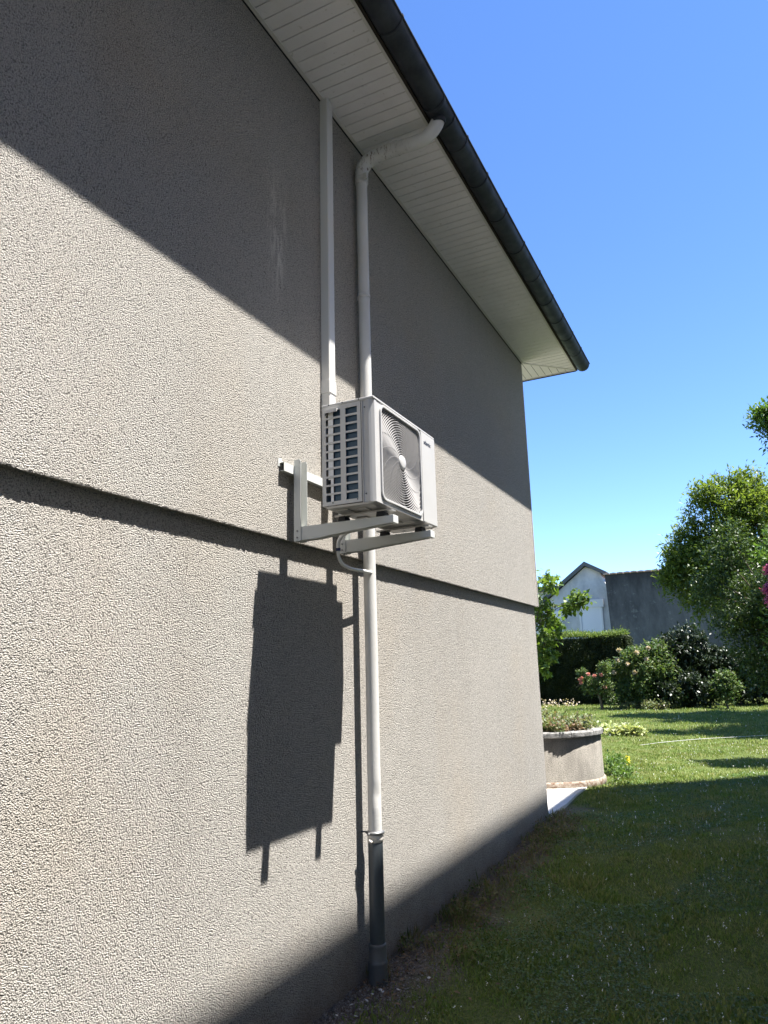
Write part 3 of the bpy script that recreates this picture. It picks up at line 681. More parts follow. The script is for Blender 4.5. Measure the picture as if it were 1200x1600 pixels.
def leaf_mesh(name, P, D, size, w=0.5, fold=0.18, up=None, jit=0.35, droop=0.0):
    """P points, D leaf directions, size per leaf: folded four-corner leaves"""
    n = len(P); P = np.asarray(P, float); D = np.asarray(D, float)
    D = D / (np.linalg.norm(D, axis=1, keepdims=True) + 1e-9)
    D[:, 2] -= droop; D /= (np.linalg.norm(D, axis=1, keepdims=True) + 1e-9)
    R_ = rng.normal(size=(n, 3)) * jit + (np.array([0, 0, 1.0]) if up is None else up)
    S = np.cross(D, R_); S /= (np.linalg.norm(S, axis=1, keepdims=True) + 1e-9)
    Nn = np.cross(S, D); sz = np.asarray(size).reshape(-1, 1) * np.ones((n, 1))
    a = P; c_ = P + D * sz; mid = P + D * sz * 0.45
    l = mid + S * sz * w * 0.5 + Nn * sz * fold * .5; r_ = mid - S * sz * w * 0.5 + Nn * sz * fold * .5
    V = np.stack([a, r_, c_, l], 1).reshape(-1, 3)
    me = bpy.data.meshes.new(name); me.vertices.add(4 * n); me.vertices.foreach_set('co', V.ravel())
    me.loops.add(4 * n); me.loops.foreach_set('vertex_index', np.arange(4 * n, dtype=np.int32))
    me.polygons.add(n); me.polygons.foreach_set('loop_start', np.arange(0, 4 * n, 4, dtype=np.int32)); me.polygons.foreach_set('loop_total', np.full(n, 4, np.int32))
    me.update(calc_edges=True); return me

def unit(n):
    v = rng.normal(size=(n, 3)); return v / np.linalg.norm(v, axis=1, keepdims=True)

def sprays(clumps, twigs, leaves, tlen, lsize, upb=0.25, spread=1.0):
    """clumps [(centre, radius)] -> leaf points/directions placed along short twigs"""
    P = []; D = []; S = []
    for (c_, r_) in clumps:
        c_ = np.array(c_); m_ = int(twigs * max(.4, r_))
        o = unit(m_) * (rng.random((m_, 1)) ** 0.45) * r_ * np.array([1, 1, .8])
        d = o / (np.linalg.norm(o, axis=1, keepdims=True) + 1e-6) * spread + unit(m_) * .6; d[:, 2] += upb
        d /= np.linalg.norm(d, axis=1, keepdims=True)
        for k in range(leaves):
            t = (k + rng.random((m_, 1))) / leaves * tlen * (0.6 + .8 * rng.random((m_, 1)))
            pp = c_ + o + d * t + unit(m_) * tlen * .06
            pp[:, 2] -= (t[:, 0] ** 2) * .25
            P.append(pp); D.append(d * .5 + unit(m_) * .8); S.append(lsize * (0.6 + .8 * rng.random(m_)))
    return np.concatenate(P), np.concatenate(D), np.concatenate(S)

def limbs(b, base, top, clumps, r0, frac=1.0):
    base = Vector(base); top = Vector(top)
    b.tube(bezier([base - Vector((0, 0, .15)), base, base.lerp(top, .5) + Vector((random.uniform(-.08, .08), random.uniform(-.08, .08), 0)), top], 5), [r0 * (1 - .55 * i / 15) for i in range(16)], 9)
    for (c_, r_) in clumps:
        if random.random() > frac: continue
        s_ = base.lerp(top, random.uniform(.45, 1.0)); e_ = Vector(c_)
        md = s_.lerp(e_, .5) + Vector((random.uniform(-.15, .15), random.uniform(-.15, .15), random.uniform(0.0, .25)))
        b.tube(bezier([s_, md, e_], 4), [r0 * (.38 - .32 * i / 8) for i in range(9)], 6)

def plant(name, label, cat, base, top, r0, clumps, mat, twigs, leaves, tlen, lsize, w=.5, upb=.25, droop=0.0, frac=1.0, group=None, jit=.35):
    t = thing(name, base, label, cat, group)
    b = MB(); limbs(b, base, top, clumps, r0, frac); b.build('trunk', M['bark'], t)
    P, D, S = sprays(clumps, twigs, leaves, tlen, lsize, upb)
    ok = P[:, 2] > 0.02; put('crown', leaf_mesh('crown', P[ok], D[ok], S[ok], w, droop=droop, jit=jit), mat, t)
    return t

def ellip_clumps(c_, rad, n, r_, shell=.55, zmin=None, flt=None):
    out = []
    while len(out) < n:
        u = unit(1)[0] * (shell + (1 - shell) * random.random()); p_ = np.array(c_) + u * np.array(rad)
        if zmin is not None and p_[2] < zmin: continue
        if flt and not flt(p_): continue
        out.append((tuple(p_), r_ * random.uniform(.65, 1.25)))
    return out

# ---- trees on the right
cl = ellip_clumps((3.3, 25, 4.9), (3.0, 2.4, 2.2), 60, .46, .5, flt=lambda p: not (p[0] < 1.2 and p[2] > 5.9))
cl += [((0.1, 24.6, 4.2), .22), ((0.35, 24.6, 4.6), .35), ((0.5, 24.8, 5.1), .45), ((0.9, 25, 5.6), .45), ((0.6, 24.4, 3.9), .5), ((1.1, 24.5, 3.3), .5), ((1.3, 24.6, 6.1), .5), ((0.9, 24.4, 4.6), .5), ((1.9, 24.8, 6.8), .5), ((2.5, 24.8, 7.0), .45), ((1.4, 24.3, 6.7), .35)]
plant('broadleaf_tree', 'large light green feathery tree in front of the grey lichen wall', 'tree', (3.2, 25.4, 0), (3.2, 25.2, 4.6), .16, cl, M['leaf_bright'], 290, 9, .36, .14, .36, .35)
cl = ellip_clumps((3.2, 19, 2.9), (1.75, 1.6, 1.9), 42, .36, .5, flt=lambda p: p[0] > 1.25 and not (p[2] < 1.6 and p[0] < 1.6))
cl += [((1.45, 18.8, 3.5), .28), ((1.3, 18.8, 3.15), .22), ((1.7, 18.8, 4.1), .3), ((1.95, 18.8, 4.5), .25), ((1.75, 18.7, 2.4), .3), ((2.0, 18.7, 1.7), .3), ((2.2, 18.7, 1.2), .28)]
plant('small_leaf_tree', 'small glossy leaved garden tree standing on the lawn before the lighter tree', 'tree', (3.3, 19.2, 0), (3.2, 19.1, 2.6), .09, cl, M['leaf_gloss'], 260, 8, .3, .075, .5, .2)
# crape myrtle with magenta panicles
mc = ellip_clumps((3.75, 13.3, 3.0), (1.15, 1.0, 1.25), 24, .28, .5, flt=lambda p: p[0] > 2.6)
mc += [((2.62, 13.1, 2.05), .16), ((2.56, 13.1, 1.75), .13), ((2.75, 13.0, 2.5), .2), ((2.7, 13.0, 3.1), .15)]
mt = plant('crape_myrtle', 'crape myrtle with magenta blossom leaning in from the right edge', 'tree', (3.8, 13.4, 0), (3.7, 13.3, 2.3), .06, mc, M['leaf_mid'], 240, 7, .25, .07, .5)
fl = []
for (x_, z_) in ((2.47, 2.95), (2.42, 2.62), (2.44, 2.48), (2.5, 2.76), (2.85, 3.1), (3.1, 3.5), (2.9, 3.9), (3.5, 4.2)):
    for _ in range(2): fl.append(((x_ + random.uniform(-.0, .05), 12.9 + random.uniform(-.1, .1), z_), .055))
P, D, S = sprays(fl, 260, 3, .07, .035, .1)
put('blossom', leaf_mesh('blossom', P, D, S, .8), M['petal_magenta'], mt)
# tall tree whose tip enters at the right edge
cl = ellip_clumps((6.6, 23, 7.4), (2.6, 2.2, 2.4), 44, .5, .4) + ellip_clumps((4.75, 21.5, 5.2), (1.25, 3.4, 1.2), 24, .45, .3)  # second cluster is crown mass added out of view to shade the lawn
cl += [((3.4, 22.8, 8.55), .18), ((3.2, 22.8, 8.45), .08), ((3.5, 22.8, 8.1), .14), ((3.6, 22.8, 7.7), .12), ((3.6, 22.8, 7.2), .10), ((3.8, 22.9, 8.3), .3), ((4.0, 22.9, 7.8), .35), ((3.85, 22.9, 7.0), .2)]
plant('tall_tree', 'tall dark green tree whose branch tip enters at the upper right edge', 'tree', (6.5, 23.2, 0), (6.4, 23.1, 7.0), .2, cl, M['leaf_mid'], 210, 8, .4, .13, .45)

# ---- leafy young tree at the house corner
lc = []
for (px_, pz_, rr) in ((-1.45, 3.55, .07), (-1.38, 3.32, .11), (-1.35, 3.1, .16), (-1.0, 3.22, .09), (-.9, 3.05, .10), (-1.45, 2.85, .22), (-1.2, 2.8, .20), (-1.0, 2.55, .15), (-1.4, 2.5, .28), (-1.15, 2.3, .26), (-.95, 2.2, .16), (-1.5, 2.1, .28), (-1.25, 1.95, .26), (-1.05, 1.95, .14),
                       (-1.55, 1.75, .2), (-1.3, 1.62, .12), (-.92, 2.35, .1), (-.98, 1.75, .05), (-.62, 2.70, .05), (-.5, 2.80, .045), (-.80, 2.62, .045), (-1.15, 1.5, .07), (-1.9, 2.6, .4), (-1.9, 2.0, .4), (-2.0, 3.1, .3)):
    lc.append(((px_ - (.34 if px_ < -.85 else .14), 14.0 + random.uniform(-.25, .25), pz_), rr * .8))
plant('young_lime_tree', 'bright green large leaved sapling just behind the house corner', 'tree', (-1.9, 14.1, 0), (-1.75, 14.05, 2.4), .035, lc, M['leaf_lime'], 75, 4, .15, .095, .72, .15, .35, jit=.6)

# ---- hedge
hd = thing('hedge', (-6.5, 32.2, 0), 'tall clipped dark conifer hedge in front of the white gable', 'hedge')
n = 60000; P = []
hx0, hx1, hy0, hy1, hz1 = -16.0, -2.55, 31.3, 33.0, 2.78
xs = rng.uniform(hx0, hx1, n); zs = rng.uniform(0, hz1, n); lump = .10 * np.sin(xs * 3.1) + .08 * np.sin(zs * 4 + xs * 2.3) + .07 * np.sin(xs * 7.7 - zs * 5)
ys = hy0 + lump + rng.exponential(.06, n)
P.append(np.stack([xs, ys, zs], 1)); D0 = [np.stack([rng.normal(size=n) * .5, -np.ones(n), rng.normal(size=n) * .5 + .2], 1)]
n2 = 9000; P.append(np.stack([hx1 + rng.normal(size=n2) * .07, rng.uniform(hy0, hy1, n2), rng.uniform(0, hz1, n2)], 1)); D0.append(np.stack([np.ones(n2), rng.normal(size=n2) * .5, rng.normal(size=n2) * .5], 1))
P = np.concatenate(P); D0 = np.concatenate(D0)
put('hedge_face', leaf_mesh('hedge_face', P, D0, .07 + .06 * rng.random(len(P)), .4), M['leaf_hedge'], hd)
n3 = 26000; xs = rng.uniform(hx0, hx1 + .05, n3); tp = hz1 + .05 * np.sin(xs * 2.2) + np.abs(rng.normal(size=n3)) * .09
put('hedge_top', leaf_mesh('hedge_top', np.stack([xs, rng.uniform(hy0 - .02, hy1, n3), tp], 1), rng.normal(size=(n3, 3)) * .6 + [0, -.2, 1], .08 + .06 * rng.random(n3), .3), M['leaf_hedgetop'], hd)
b = MB(); b.box(hx0, hx1 - .12, hy0 + .22, hy1 - .1, -.05, hz1 - .05); b.build('hedge_core', M['leaf_hedge'], hd)

# ---- shrubs
def shrub(name, label, base, clumps, mat, twigs=260, leaves=7, tlen=.22, lsize=.09, w=.6, group=None):
    return plant(name, label, 'shrub', base, (base[0], base[1], base[2] + .5), .05, clumps, mat, twigs, leaves, tlen, lsize, w, .3, frac=.5, group=group)
# pale rose shrub
cl = ellip_clumps((-1.75, 28.6, 1.15), (.95, .8, 1.05), 30, .27, .5, .2, None)
s1 = shrub('rose_shrub', 'broad pale green rose shrub with faded blooms between hedge and dark laurel', (-1.75, 28.7, 0), cl, M['leaf_rose'])
P, D, S = sprays([((x_, 27.75, z_), .03) for x_, z_ in ((-2.3, 1.75), (-1.95, 1.6), (-1.6, 2.0), (-2.45, 1.3), (-1.3, 1.75), (-2.2, 2.1), (-1.75, 1.3), (-1.2, 2.15))], 120, 3, .04, .05)
put('blooms', leaf_mesh('blooms', P, D, S, .9), M['petal_pale'], s1)
cl = [((-0.95, 28.9, 1.75), .45), ((-1.05, 28.7, 2.1), .3), ((-.8, 28.8, 1.3), .4), ((-.9, 28.8, .8), .4), ((-1.4, 28.4, .7), .4), ((-.6, 28.5, .5), .4)]
shrub('leafy_shrub', 'upright mid green shrub growing between the rose shrub and the dark laurel', (-.9, 28.9, 0), cl, M['leaf_rose'], 260, 7, .22, .10)
# dark laurels
cl = ellip_clumps((-.1, 30, 1.5), (1.15, .8, 1.25), 34, .36, .4, .25)
shrub('laurel_shrub', 'dark glossy laurel bush standing highest below the grey wall', (-.1, 30, 0), cl, M['leaf_dark'], 300, 7, .25, .12, .45)
cl = ellip_clumps((1.5, 30.6, 1.05), (1.3, .8, 1.15), 30, .36, .4, .2)
shrub('laurel_shrub', 'lower dark laurel bush at the right with a small pale bush before it', (1.5, 30.6, 0), cl, M['leaf_dark'], 300, 7, .25, .12, .45)
cl = [((1.0, 28.3, .75), .28), ((1.2, 28.3, 1.05), .2), ((1.35, 28.3, .7), .25), ((1.1, 28.3, .45), .25)]
shrub('small_shrub', 'small pale green bush in front of the dark laurels near the lawn', (1.15, 28.4, 0), cl, M['leaf_rose'], 260, 6, .2, .09)
cl = ellip_clumps((-.35, 28.6, .55), (1.3, .6, .55), 22, .3, .4, .1)
shrub('low_shrub', 'low dark blue green bush spreading at the foot of the tall laurel', (-.35, 28.7, 0), cl, M['leaf_dark'], 240, 6, .2, .10)
cl = ellip_clumps((3.2, 31, 1.2), (1.3, .8, 1.2), 22, .36, .4, .2)
shrub('laurel_shrub', 'dark laurel bush at the far right edge beneath the garden trees', (3.2, 31, 0), cl, M['leaf_dark'], 260, 7, .25, .12, .45)
# standard rose with pink blooms
cl = [((-3.25, 27.6, 1.0), .20), ((-2.95, 27.6, .95), .20), ((-3.5, 27.6, 1.05), .14), ((-2.8, 27.6, 1.3), .13), ((-2.78, 27.6, 1.55), .09), ((-3.1, 27.6, .7), .2), ((-2.8, 27.6, .65), .2), ((-2.6, 27.6, .4), .2), ((-3.45, 27.6, .8), .12), ((-3.55, 27.6, 1.35), .06), ((-2.7, 27.6, .9), .18)]
rb = plant('rose_bush', 'upright rose bush with pink blooms and a thick stem on the lawn', 'rose bush', (-2.95, 27.65, 0), (-3.05, 27.6, .75), .075, cl, M['leaf_rose'], 220, 5, .14, .07, .6)
for i, (x_, z_) in enumerate(((-3.3, 1.28), (-3.08, 1.22), (-2.85, 1.25), (-3.62, 1.08), (-3.58, .98), (-2.75, .82), (-3.55, 1.15))):
    P, D, S = sprays([((x_, 27.42, z_), .035)], 130, 3, .025, .04)
    put('bloom', leaf_mesh('bloom', P, D, S, .95), M['petal_pink'], rb)
P, D, S = sprays([((-2.2 + .25 * k + random.uniform(-.1, .1), 28.0 + random.uniform(-.4, .3), .1), .17) for k in range(7)], 300, 4, .12, .07, .5)
gc = put('ground_cover', leaf_mesh('ground_cover', P, D, S, .6), M['leaf_cover']); tag(gc, kind='stuff')

# ---- planter
pl = thing('planter', (-.67, 10.36, 0), 'round rendered masonry planter with weathered stone coping at the patio end', 'planter')
PCX, PCY, PRR = -.67, 10.36, .78
b = MB(); b.lathe([(PRR, 0.0), (PRR, .10), (PRR - .003, .105), (PRR - .003, .63), (PRR - .13, .63)], PCX, PCY, 96)
o = b.build('planter_wall', M['planter'], pl)
b = MB(); b.lathe([(PRR + .001, -.05), (PRR + .022, -.05), (PRR + .024, .075), (PRR + .010, .092), (PRR - .01, .095)], PCX, PCY, 96); b.build('plinth', M['plinth'], pl)
nst = 13
for k in range(nst):
    a0_ = 2 * math.pi * k / nst + .12; a1_ = 2 * math.pi * (k + 1) / nst + .12 - .008
    b = MB(); m_ = 8; dz = random.uniform(-.004, .004); dr = random.uniform(-.006, .006)
    ri, ro, z0_, z1_ = PRR - .15, PRR + .035 + dr, .632, .702 + dz
    V = []
    for i in range(m_ + 1):
        a = a0_ + (a1_ - a0_) * i / m_
        for (r_, z_) in ((ri, z0_), (ro - .006, z0_), (ro, z0_ + .01), (ro - .002, z1_ - .014), (ro - .014, z1_), (ri, z1_)):
            jr = random.uniform(-.0025, .0025); V.append((PCX + (r_ + jr) * math.cos(a), PCY + (r_ + jr) * math.sin(a), z_))
    F = [(i * 6 + j, i * 6 + (j + 1) % 6, (i + 1) * 6 + (j + 1) % 6, (i + 1) * 6 + j) for i in range(m_) for j in range(6)]
    F += [tuple(range(5, -1, -1)), tuple(m_ * 6 + j for j in range(6))]
    b.add(V, F); b.build('coping_stone', M['coping'], pl)
b = MB(); b.lathe([(PRR - .1, .6), (PRR - .149, .64), (.4, .67), (0.001, .69)], PCX, PCY, 32); b.build('soil', M['soil'], pl)
pc = []
for k in range(70):
    a = random.uniform(0, 2 * math.pi); r_ = math.sqrt(random.random()) * .66
    x_, y_ = PCX + r_ * math.cos(a), PCY + r_ * math.sin(a)
    pc.append(((x_, y_, .70 + .05 * random.random() + max(0, (-.45 - x_)) * .32), .075))
P, D, S = sprays(pc, 190, 4, .08, .04, .5)
pp = put('planter_plants', leaf_mesh('planter_plants', P, D, S, .6), M['leaf_cover']); tag(pp, kind='stuff')
P, D, S = sprays([((x_, y_, z_ + random.uniform(-.02, .02)), .06) for x_, y_, z_ in ((-.62, 9.85, .73), (-.4, 9.8, .72), (-.3, 9.9, .71), (-.75, 9.8, .74), (-.15, 10.05, .72))], 130, 4, .08, .035, .2)
pd = put('dry_leaf_litter', leaf_mesh('dry_leaf_litter', P, D, S, .6), M['dry']); tag(pd, kind='stuff')
# pale plant lying past the planter on the lawn
pale = thing('pale_plant', (-.55, 17.6, 0), 'low pale leaved plant spreading on the sunny lawn behind the planter', 'plant')
P, D, S = sprays([((-1.15 + .13 * k, 17.6 + random.uniform(-.2, .2), .06), .09) for k in range(7)], 120, 4, .12, .10, .35)
M['leaf_pale'] = leafmat('pale_leaves', [(0.45, 0.47, 0.25), (0.30, 0.36, 0.14), (0.55, 0.55, 0.35)], .25)
put('foliage', leaf_mesh('foliage', P, D, S, .6), M['leaf_pale'], pale)
# weeds beside the planter with a yellow flower spike
wd = thing('flowering_weed', (.22, 10.9, 0), 'leafy weed with a yellow flower spike beside the round planter', 'plant')
P, D, S = sprays([((.06 + .09 * k + random.uniform(-.04, .04), 10.6 + random.uniform(-.45, .7), .08 + .05 * random.random()), .11) for k in range(4)] + [((.30, 10.8, .08), .07), ((.12, 11.3, .16), .10)], 110, 4, .11, .045, .6)
put('foliage', leaf_mesh('foliage', P, D, S, .5), M['leaf_mid'], wd)
P, D, S = sprays([((.36, 10.9, z_), .018) for z_ in (.20, .24, .28)], 30, 2, .02, .018, .3)
put('flower_spike', leaf_mesh('flower_spike', P, D, S, .8), M['petal_yellow'], wd)
b = MB(); b.tube([(.36, 10.9, 0), (.36, 10.9, .34)], .004, 5); b.build('stem', M['leaf_mid'], wd)
# garden line lying over the lawn
gl = MB(); gl.tube(bezier([(-.05, 15.2, .03), (.3, 15.6, .05), (.9, 16.4, .05), (1.5, 17.0, .045), (2.3, 17.6, .05), (3.4, 18.2, .04)], 8), .0035, 7)
o = gl.build('garden_hose', M['hose']); tag(o, 'thin pale garden hose lying across the sunlit lawn', 'hose')

# ------------------------------------------------------------------ grass
def inview(x, y, mrg=30):
    vx, vy, vz = x - CAM.x, y, 0 * x - CAM.z
    z = vx * fwd.x + vy * fwd.y + vz * fwd.z; px = 600 + FOC * (vx * r2.x + vy * r2.y + vz * r2.z) / z; py = 800 - FOC * (vx * u2.x + vy * u2.y + vz * u2.z) / z
    return (z > .3) & (px > -mrg - 250) & (px < 1200 + mrg + 250) & (py < 1600 + 200)
def gzv(y):
    t = np.clip((y - 4.8) / 3.2, 0, 1); t = t * t * (3 - 2 * t); return -.12 * (1 - t)
def bumpv(x, y): return .012 * np.sin(x * 2.1 + y * 1.3) * np.sin(y * .9 - x * .7)
def nz(x, y): return .5 + .25 * np.sin(x * 3.3 + 1.7 * np.sin(y * 2.1)) + .25 * np.sin(y * 4.1 + 2.2 * np.sin(x * 2.7))
def scatter(n, x0, x1, y0, y1):
    x = rng.uniform(x0, x1, n); y = rng.uniform(y0, y1, n)
    ok = inview(x, y) & ~((x < .03) & (y < 10.1)) & ~(((x - PCX) ** 2 + (y - PCY) ** 2) < (PRR + .05) ** 2)
    bare = np.clip((x + (nz(x * 1.7, y * 1.3) - .5) * .5 - .12) / .45, 0.03, 1); ok &= (rng.random(n) < bare) | (y > 8.6)
    return x[ok], y[ok]
Ps = []; Ds = []; Ss = []
for (n, x0, x1, y0, y1, s_) in ((100000, 0, 3.4, 2.6, 5.5, .030), (95000, 0, 3.6, 5.5, 9.5, .034), (140000, -3, 4.5, 9.5, 16, .040), (90000, -5, 5.5, 16, 25, .06), (60000, -9, 6, 25, 33, .075)):
    x, y = scatter(n, x0, x1, y0, y1); k = len(x)
    Ps.append(np.stack([x, y, gzv(y) + bumpv(x, y) - .003], 1)); d = rng.normal(size=(k, 3)) * .62; d[:, 2] = 1; Ds.append(d)
    Ss.append(s_ * (.45 + .9 * rng.random(k)) * (.45 + .6 * nz(x, y) + .5 * nz(x * 3.7 + 5, y * 3.1) ** 2))
me = leaf_mesh('grass', np.concatenate(Ps), np.concatenate(Ds), np.concatenate(Ss), .22, .02)
tag(put('grass', me, M['grass']), kind='stuff')
# clover leaves
Ps = []; Ds = []; Ss = []
for (n, x0, x1, y0, y1, s_) in ((60000, 0.2, 3.4, 2.6, 6.5, .013), (40000, .1, 3.6, 6.5, 12, .016)):
    x, y = scatter(n, x0, x1, y0, y1); ok = nz(x * .8, y * .6) > .42; x, y = x[ok], y[ok]; k = len(x)
    Ps.append(np.stack([x, y, gzv(y) + .012 + .014 * rng.random(k)], 1)); d = rng.normal(size=(k, 3)); d[:, 2] *= .25; Ds.append(d); Ss.append(s_ * (.6 + .8 * rng.random(k)))
tag(put('clover', leaf_mesh('clover', np.concatenate(Ps), np.concatenate(Ds), np.concatenate(Ss), .9, .1), M['leaf_mid']), kind='stuff')
Ps = []; Ds = []; Ss = []
for (n, x0, x1, y0, y1, s_) in ((650, .4, 3.4, 3, 8, .009), (600, .2, 3.6, 8, 16, .012), (250, -4, 5, 16, 30, .020)):
    x, y = scatter(n, x0, x1, y0, y1); k = len(x)
    for j in range(3): Ps.append(np.stack([x, y, gzv(y) + .034 + .008 * j], 1)); d = rng.normal(size=(k, 3)); d[:, 2] = np.abs(d[:, 2]); Ds.append(d); Ss.append(s_ * (.6 + .6 * rng.random(k)))
tag(put('clover_flowers', leaf_mesh('clover_flowers', np.concatenate(Ps), np.concatenate(Ds), np.concatenate(Ss), .9), M['daisy']), kind='stuff')
# weeds and dry stalks along the foot of the wall
wc = []
for k in range(55):
    y_ = random.uniform(3.9, 8.0) if k % 3 else random.choice((4.35, 4.9, 5.0, 5.6, 6.3, 7.7)) + random.uniform(-.15, .15)
    x_ = abs(random.gauss(.10, .12)) - .02; wc.append((x_, y_, random.random()))
Ps = []; Ds = []; Ss = []
for x_, y_, q in wc:
    k = random.randint(12, 45); o_ = rng.normal(size=(k, 2)) * .04
    xx = np.maximum(-.03, x_ + o_[:, 0]); yy = y_ + o_[:, 1]
    Ps.append(np.stack([xx, yy, gzv(yy) + rng.random(k) * .03], 1)); d = rng.normal(size=(k, 3)) * .7; d[:, 2] = .7 + rng.random(k); d[:, 0] += .25; Ds.append(d); Ss.append((.03 + .10 * q * rng.random(k)))
tag(put('wall_weeds', leaf_mesh('wall_weeds', np.concatenate(Ps), np.concatenate(Ds), np.concatenate(Ss), .09, .02), M['weed']), kind='stuff')
wl = [((abs(random.gauss(.13, .1)), random.uniform(4.2, 8.0), 0), .05) for k in range(32)]
wl = [((c_[0], c_[1], gz(0, c_[1]) + .03), r_) for c_, r_ in wl]
P, D, S = sprays(wl, 90, 3, .05, .022, .5); ok = P[:, 0] > -.03
tag(put('broad_leaf_weeds', leaf_mesh('broad_leaf_weeds', P[ok], D[ok], S[ok], .6), M['weed']), kind='stuff')
# gravel and debris near the pipe
n = 9000; x = np.abs(rng.normal(size=n)) * .2 - .03; y = 3.55 + rng.normal(size=n) * .55
ok = (y > 2.7) & (y < 5.5) & (x < .6); x, y = x[ok], y[ok]; k = len(x)
tag(put('gravel', leaf_mesh('gravel', np.stack([x, y, gzv(y) + .003 + .004 * rng.random(k)], 1), rng.normal(size=(k, 3)) * [1, 1, .35], .005 + .011 * rng.random(k) ** 2, .8, .4), M['gravel']), kind='stuff')
def chip(i, x_, y_, s_):
    bm = bmesh.new(); bmesh.ops.create_icosphere(bm, subdivisions=1, radius=1)
    for v in bm.verts: v.co = Vector((v.co.x * s_ * random.uniform(.7, 1.2), v.co.y * s_ * random.uniform(.7, 1.2), v.co.z * s_ * .35 * random.uniform(.6, 1.2)))
    me = bpy.data.meshes.new('stone_chip'); bm.to_mesh(me); bm.free(); me.transform(Matrix.Rotation(random.uniform(0, 3), 4, 'Z') @ Matrix.Rotation(random.uniform(-.5, .5), 4, 'X'))
    o = put('stone_chip', me, M['chip']); o.location = (x_, y_, gz(0, y_) + .010)
    tag(o, ('largest white stone chip right at the foot of the drainpipe', 'second largest white chip touching the biggest one by the drainpipe')[i] if i < 2 else 'small white stone chip on the gravelly soil around the drainpipe foot', 'stone chip', 'white stone chips round the drainpipe foot')
for i, (x_, y_, s_) in enumerate(((.11, 3.76, .018), (.135, 3.74, .014), (.09, 3.70, .010), (.05, 3.55, .012), (.10, 3.62, .012), (.19, 3.80, .010), (.28, 4.0, .011), (.04, 3.42, .010), (.13, 3.45, .012), (.02, 3.62, .014), (.22, 3.6, .009), (.08, 3.3, .010), (.16, 3.32, .009), (.20, 3.95, .008))[:9]):
    chip(i, x_, y_, s_)
n = 1500; y = rng.uniform(3.6, 8.0, n); x = np.abs(rng.normal(size=n)) * .24 - .02
tag(put('dry_debris', leaf_mesh('dry_debris', np.stack([x, y, gzv(y) + .012 + .02 * rng.random(n)], 1), rng.normal(size=(n, 3)) * [1, 1, .3], .012 + .03 * rng.random(n) ** 2, .45, .3), M['dry']), kind='stuff')
# fallen pink petals at the hedge foot
n = 160; x = rng.uniform(-5.7, -4.3, n); tag(put('fallen_blossom', leaf_mesh('fallen_blossom', np.stack([x, rng.uniform(29.2, 30.2, n), .03 + .3 * rng.random(n) ** 2], 1), rng.normal(size=(n, 3)), .05 + .04 * rng.random(n), .8), M['petal_pale']), kind='stuff')

# ------------------------------------------------------------------ far buildings
gb = thing('gable_house', (-6.2, 41, 0), 'white stained gable end house with shuttered window beyond the hedge', 'house')
b = MB(); gy = 41.0
k = gy / 40.0
A_ = (-9.6, 3.2); 
b.prism([(-8.2, 0), (-4.15, 0), (-4.45 - .12, 5.9), (-4.85, 6.65), (-5.62, 7.02), (-8.2, 5.0)], 1, gy, gy + 9); b.build('wall', M['gable'], gb)
b = MB()
for (xa, za, xb, zb) in ((-5.62, 7.06, -9.3, 4.25), (-5.62, 7.06, -4.55, 6.45)):
    d = Vector((xb - xa, 0, zb - za)).normalized(); nrm = Vector((-d.z, 0, d.x)); nrm = nrm if nrm.z > 0 else -nrm
    pts = [(xa, za), (xb, zb), (xb + nrm.x * .2, zb + nrm.z * .2), (xa + (0), za + .23)]
    b.prism(pts, 1, gy - .25, gy + 9.2)
b.build('roof', M['slate'], gb)
def fwindow(x0, x1, z0, z1):
    b = MB(); b.box(x0, x1, gy - .03, gy + .02, z0, z1); f = b.build('window', M['shutter'], gb)
    b = MB(); b.box(x0 - .18, x1 + .18, gy - .10, gy - .031, z1 + .12, z1 + .55); b.box(x0 - .10, x0 - .002, gy - .07, gy - .001, z0, z1 + .1); b.box(x1 + .002, x1 + .10, gy - .07, gy - .001, z0, z1 + .1); b.build('window_surround', M['reveal'], f)
    b = MB(); b.box(x0 - .002, x1 + .002, gy - .045, gy - .031, z1 - .02, z1 + .12); b.build('shutter_box', M['shutter'], f)
fwindow(-6.05, -4.98, 3.2, 4.62)
fwindow(-7.9, -7.2, 3.2, 4.1)
fh = thing('distant_house', (-12, 62, 0), 'distant pale house top half hidden behind the sapling and gable roof', 'house')
b = MB(); b.box(-15.5, -10.6, 62, 68, 0, 8.0); b.build('wall', M['gable'], fh)
b = MB(); b.box(-15.9, -10.2, 61.6, 68.4, 8.0, 8.4); b.build('roof', M['slate'], fh)
for x_ in (-13.4, -12.0):
    b = MB(); b.box(x_, x_ + .8, 61.95, 62.0, 6.2, 7.4); b.build('window', M['inner'], fh)
gw = thing('lichen_building', (0, 39, 0), 'tall grey lichen stained blank wall of a building behind the shrubs', 'building')
b = MB(); wy = 38.5
pts = []
nseg = 30
b.prism([(-4.05, 0), (14, 0), (14, 6.9), (4.0, 6.45), (-.7, 6.16), (-4.2, 6.17)], 1, wy, wy + 6); b.build('wall', M['lichen'], gw)
b = MB()
x_ = -4.28
while x_ < 13.8:
    z_ = 6.17 if x_ < -.7 else (6.17 + (x_ + .7) * .062 if x_ < 4 else 6.46 + (x_ - 4) * .045)
    z_ += random.uniform(-.006, .012); w_ = .34
    b.prism([(x_, z_ + .005), (x_ + w_ - .02, z_ + .008), (x_ + w_ - .02, z_ + .065), (x_ + w_ * .5, z_ + .09), (x_, z_ + .06)], 1, wy - .08, wy + 6.05); x_ += w_
M['coptile'] = Mat('pinkish_coping_tile', (0.42, 0.30, 0.25), .85).m
b.build('roof_tiles', M['coptile'], gw)
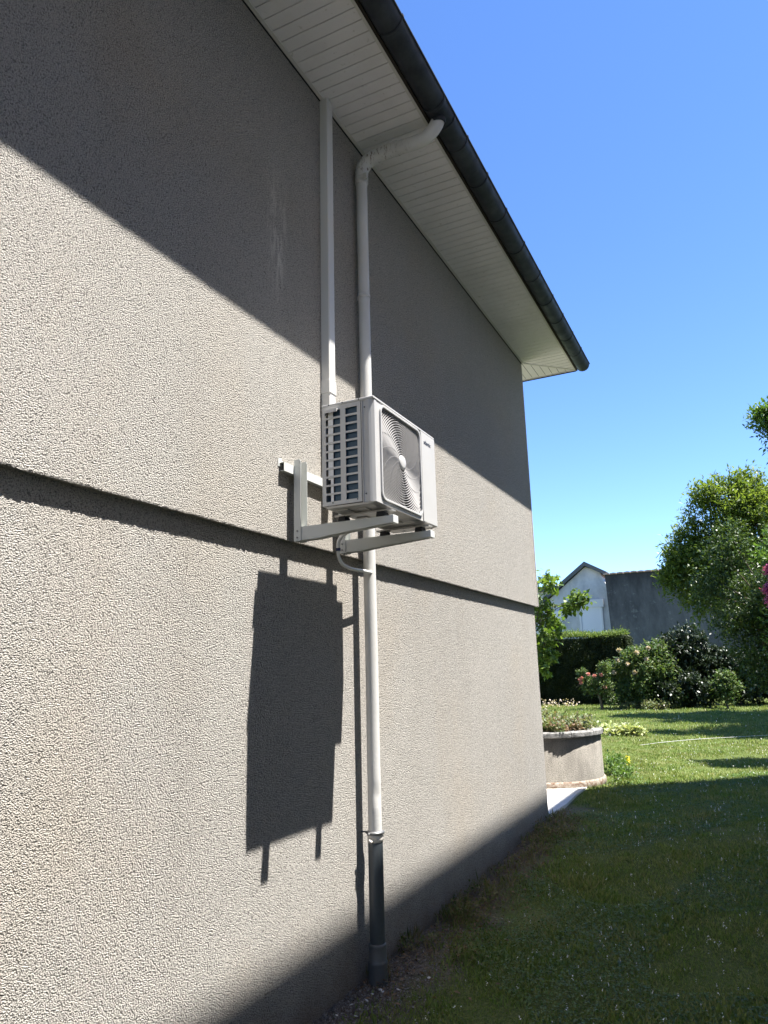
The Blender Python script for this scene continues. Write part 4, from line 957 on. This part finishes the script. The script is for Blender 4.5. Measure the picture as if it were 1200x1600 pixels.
# shaggy palm head behind the wall
pm = thing('palm_tree', (-1.1, 49, 0), 'dark shaggy palm head showing just above the grey lichen wall', 'palm')
b = MB(); b.tube([(-1.25, 49, -.2), (-1.25, 49, 4), (-1.25, 49, 7.3)], [.35, .32, .42], 12)
b.build('trunk', M['bark'], pm)
n = 2600; a = rng.uniform(0, 2 * np.pi, n); z_ = rng.uniform(6.9, 8.4, n); r_ = .35 + .35 * rng.random(n)
P = np.stack([-1.25 + r_ * np.cos(a) * .7, 49 + r_ * np.sin(a), z_], 1); D = np.stack([np.cos(a) * .7, np.sin(a) * .7, rng.normal(size=n) * .9 - .3], 1)
put('crown', leaf_mesh('crown', P, D, .25 + .3 * rng.random(n), .12), M['leaf_hedge'], pm)
fr = MB()
for k in range(16):
    a = 2 * math.pi * k / 16 + .1; L = 1.0 + .4 * random.random()
    c0 = Vector((-1.25, 49, 8.3)); pts = [c0 + Vector((math.cos(a) * L * t, math.sin(a) * L * t, .55 * math.sin(t * 2.6) - .35 * t * t)) for t in np.linspace(0, 1, 7)]
    fr.tube(pts, .02, 5)
fr.build('fronds', M['leaf_hedge'], pm)

# ------------------------------------------------------------------ neighbouring house on the right, out of the picture, whose roof shades the strip
nb = thing('neighbour_house', (7, 4, 0), 'tall rendered neighbouring house standing to the right of the garden strip', 'house')
EXX = 3.3; EZ = 0.235 + 2.57 * (EXX + .037)
yk = 9.75 + .26 * EXX
b = MB()
fp = [(EXX, -14), (EXX, yk), (EXX + 4.1, yk + 3.65), (EXX + 9, yk + 3.65), (EXX + 9, -14)]
b.prism([(EXX + .35, -13.6), (EXX + .35, yk - .15), (EXX + 4.2, yk + 3.25), (EXX + 8.6, yk + 3.25), (EXX + 8.6, -13.6)], 2, -.5, EZ - .2); b.build('wall', M['nb'], nb)
b = MB(); b.prism(fp, 2, EZ - .2, EZ); 
cx_, cy_ = EXX + 5, 2
top = (EXX + 4.8, 6.0, EZ + 1.6); top2 = (EXX + 4.8, -9.0, EZ + 1.6)
V = [(p[0], p[1], EZ + .001) for p in fp] + [top, top2]
b.add(V, [(0, 6, 5, 1), (1, 5, 2), (2, 5, 3), (3, 5, 6, 4), (4, 6, 0)])
b.build('roof', M['tile'], nb)
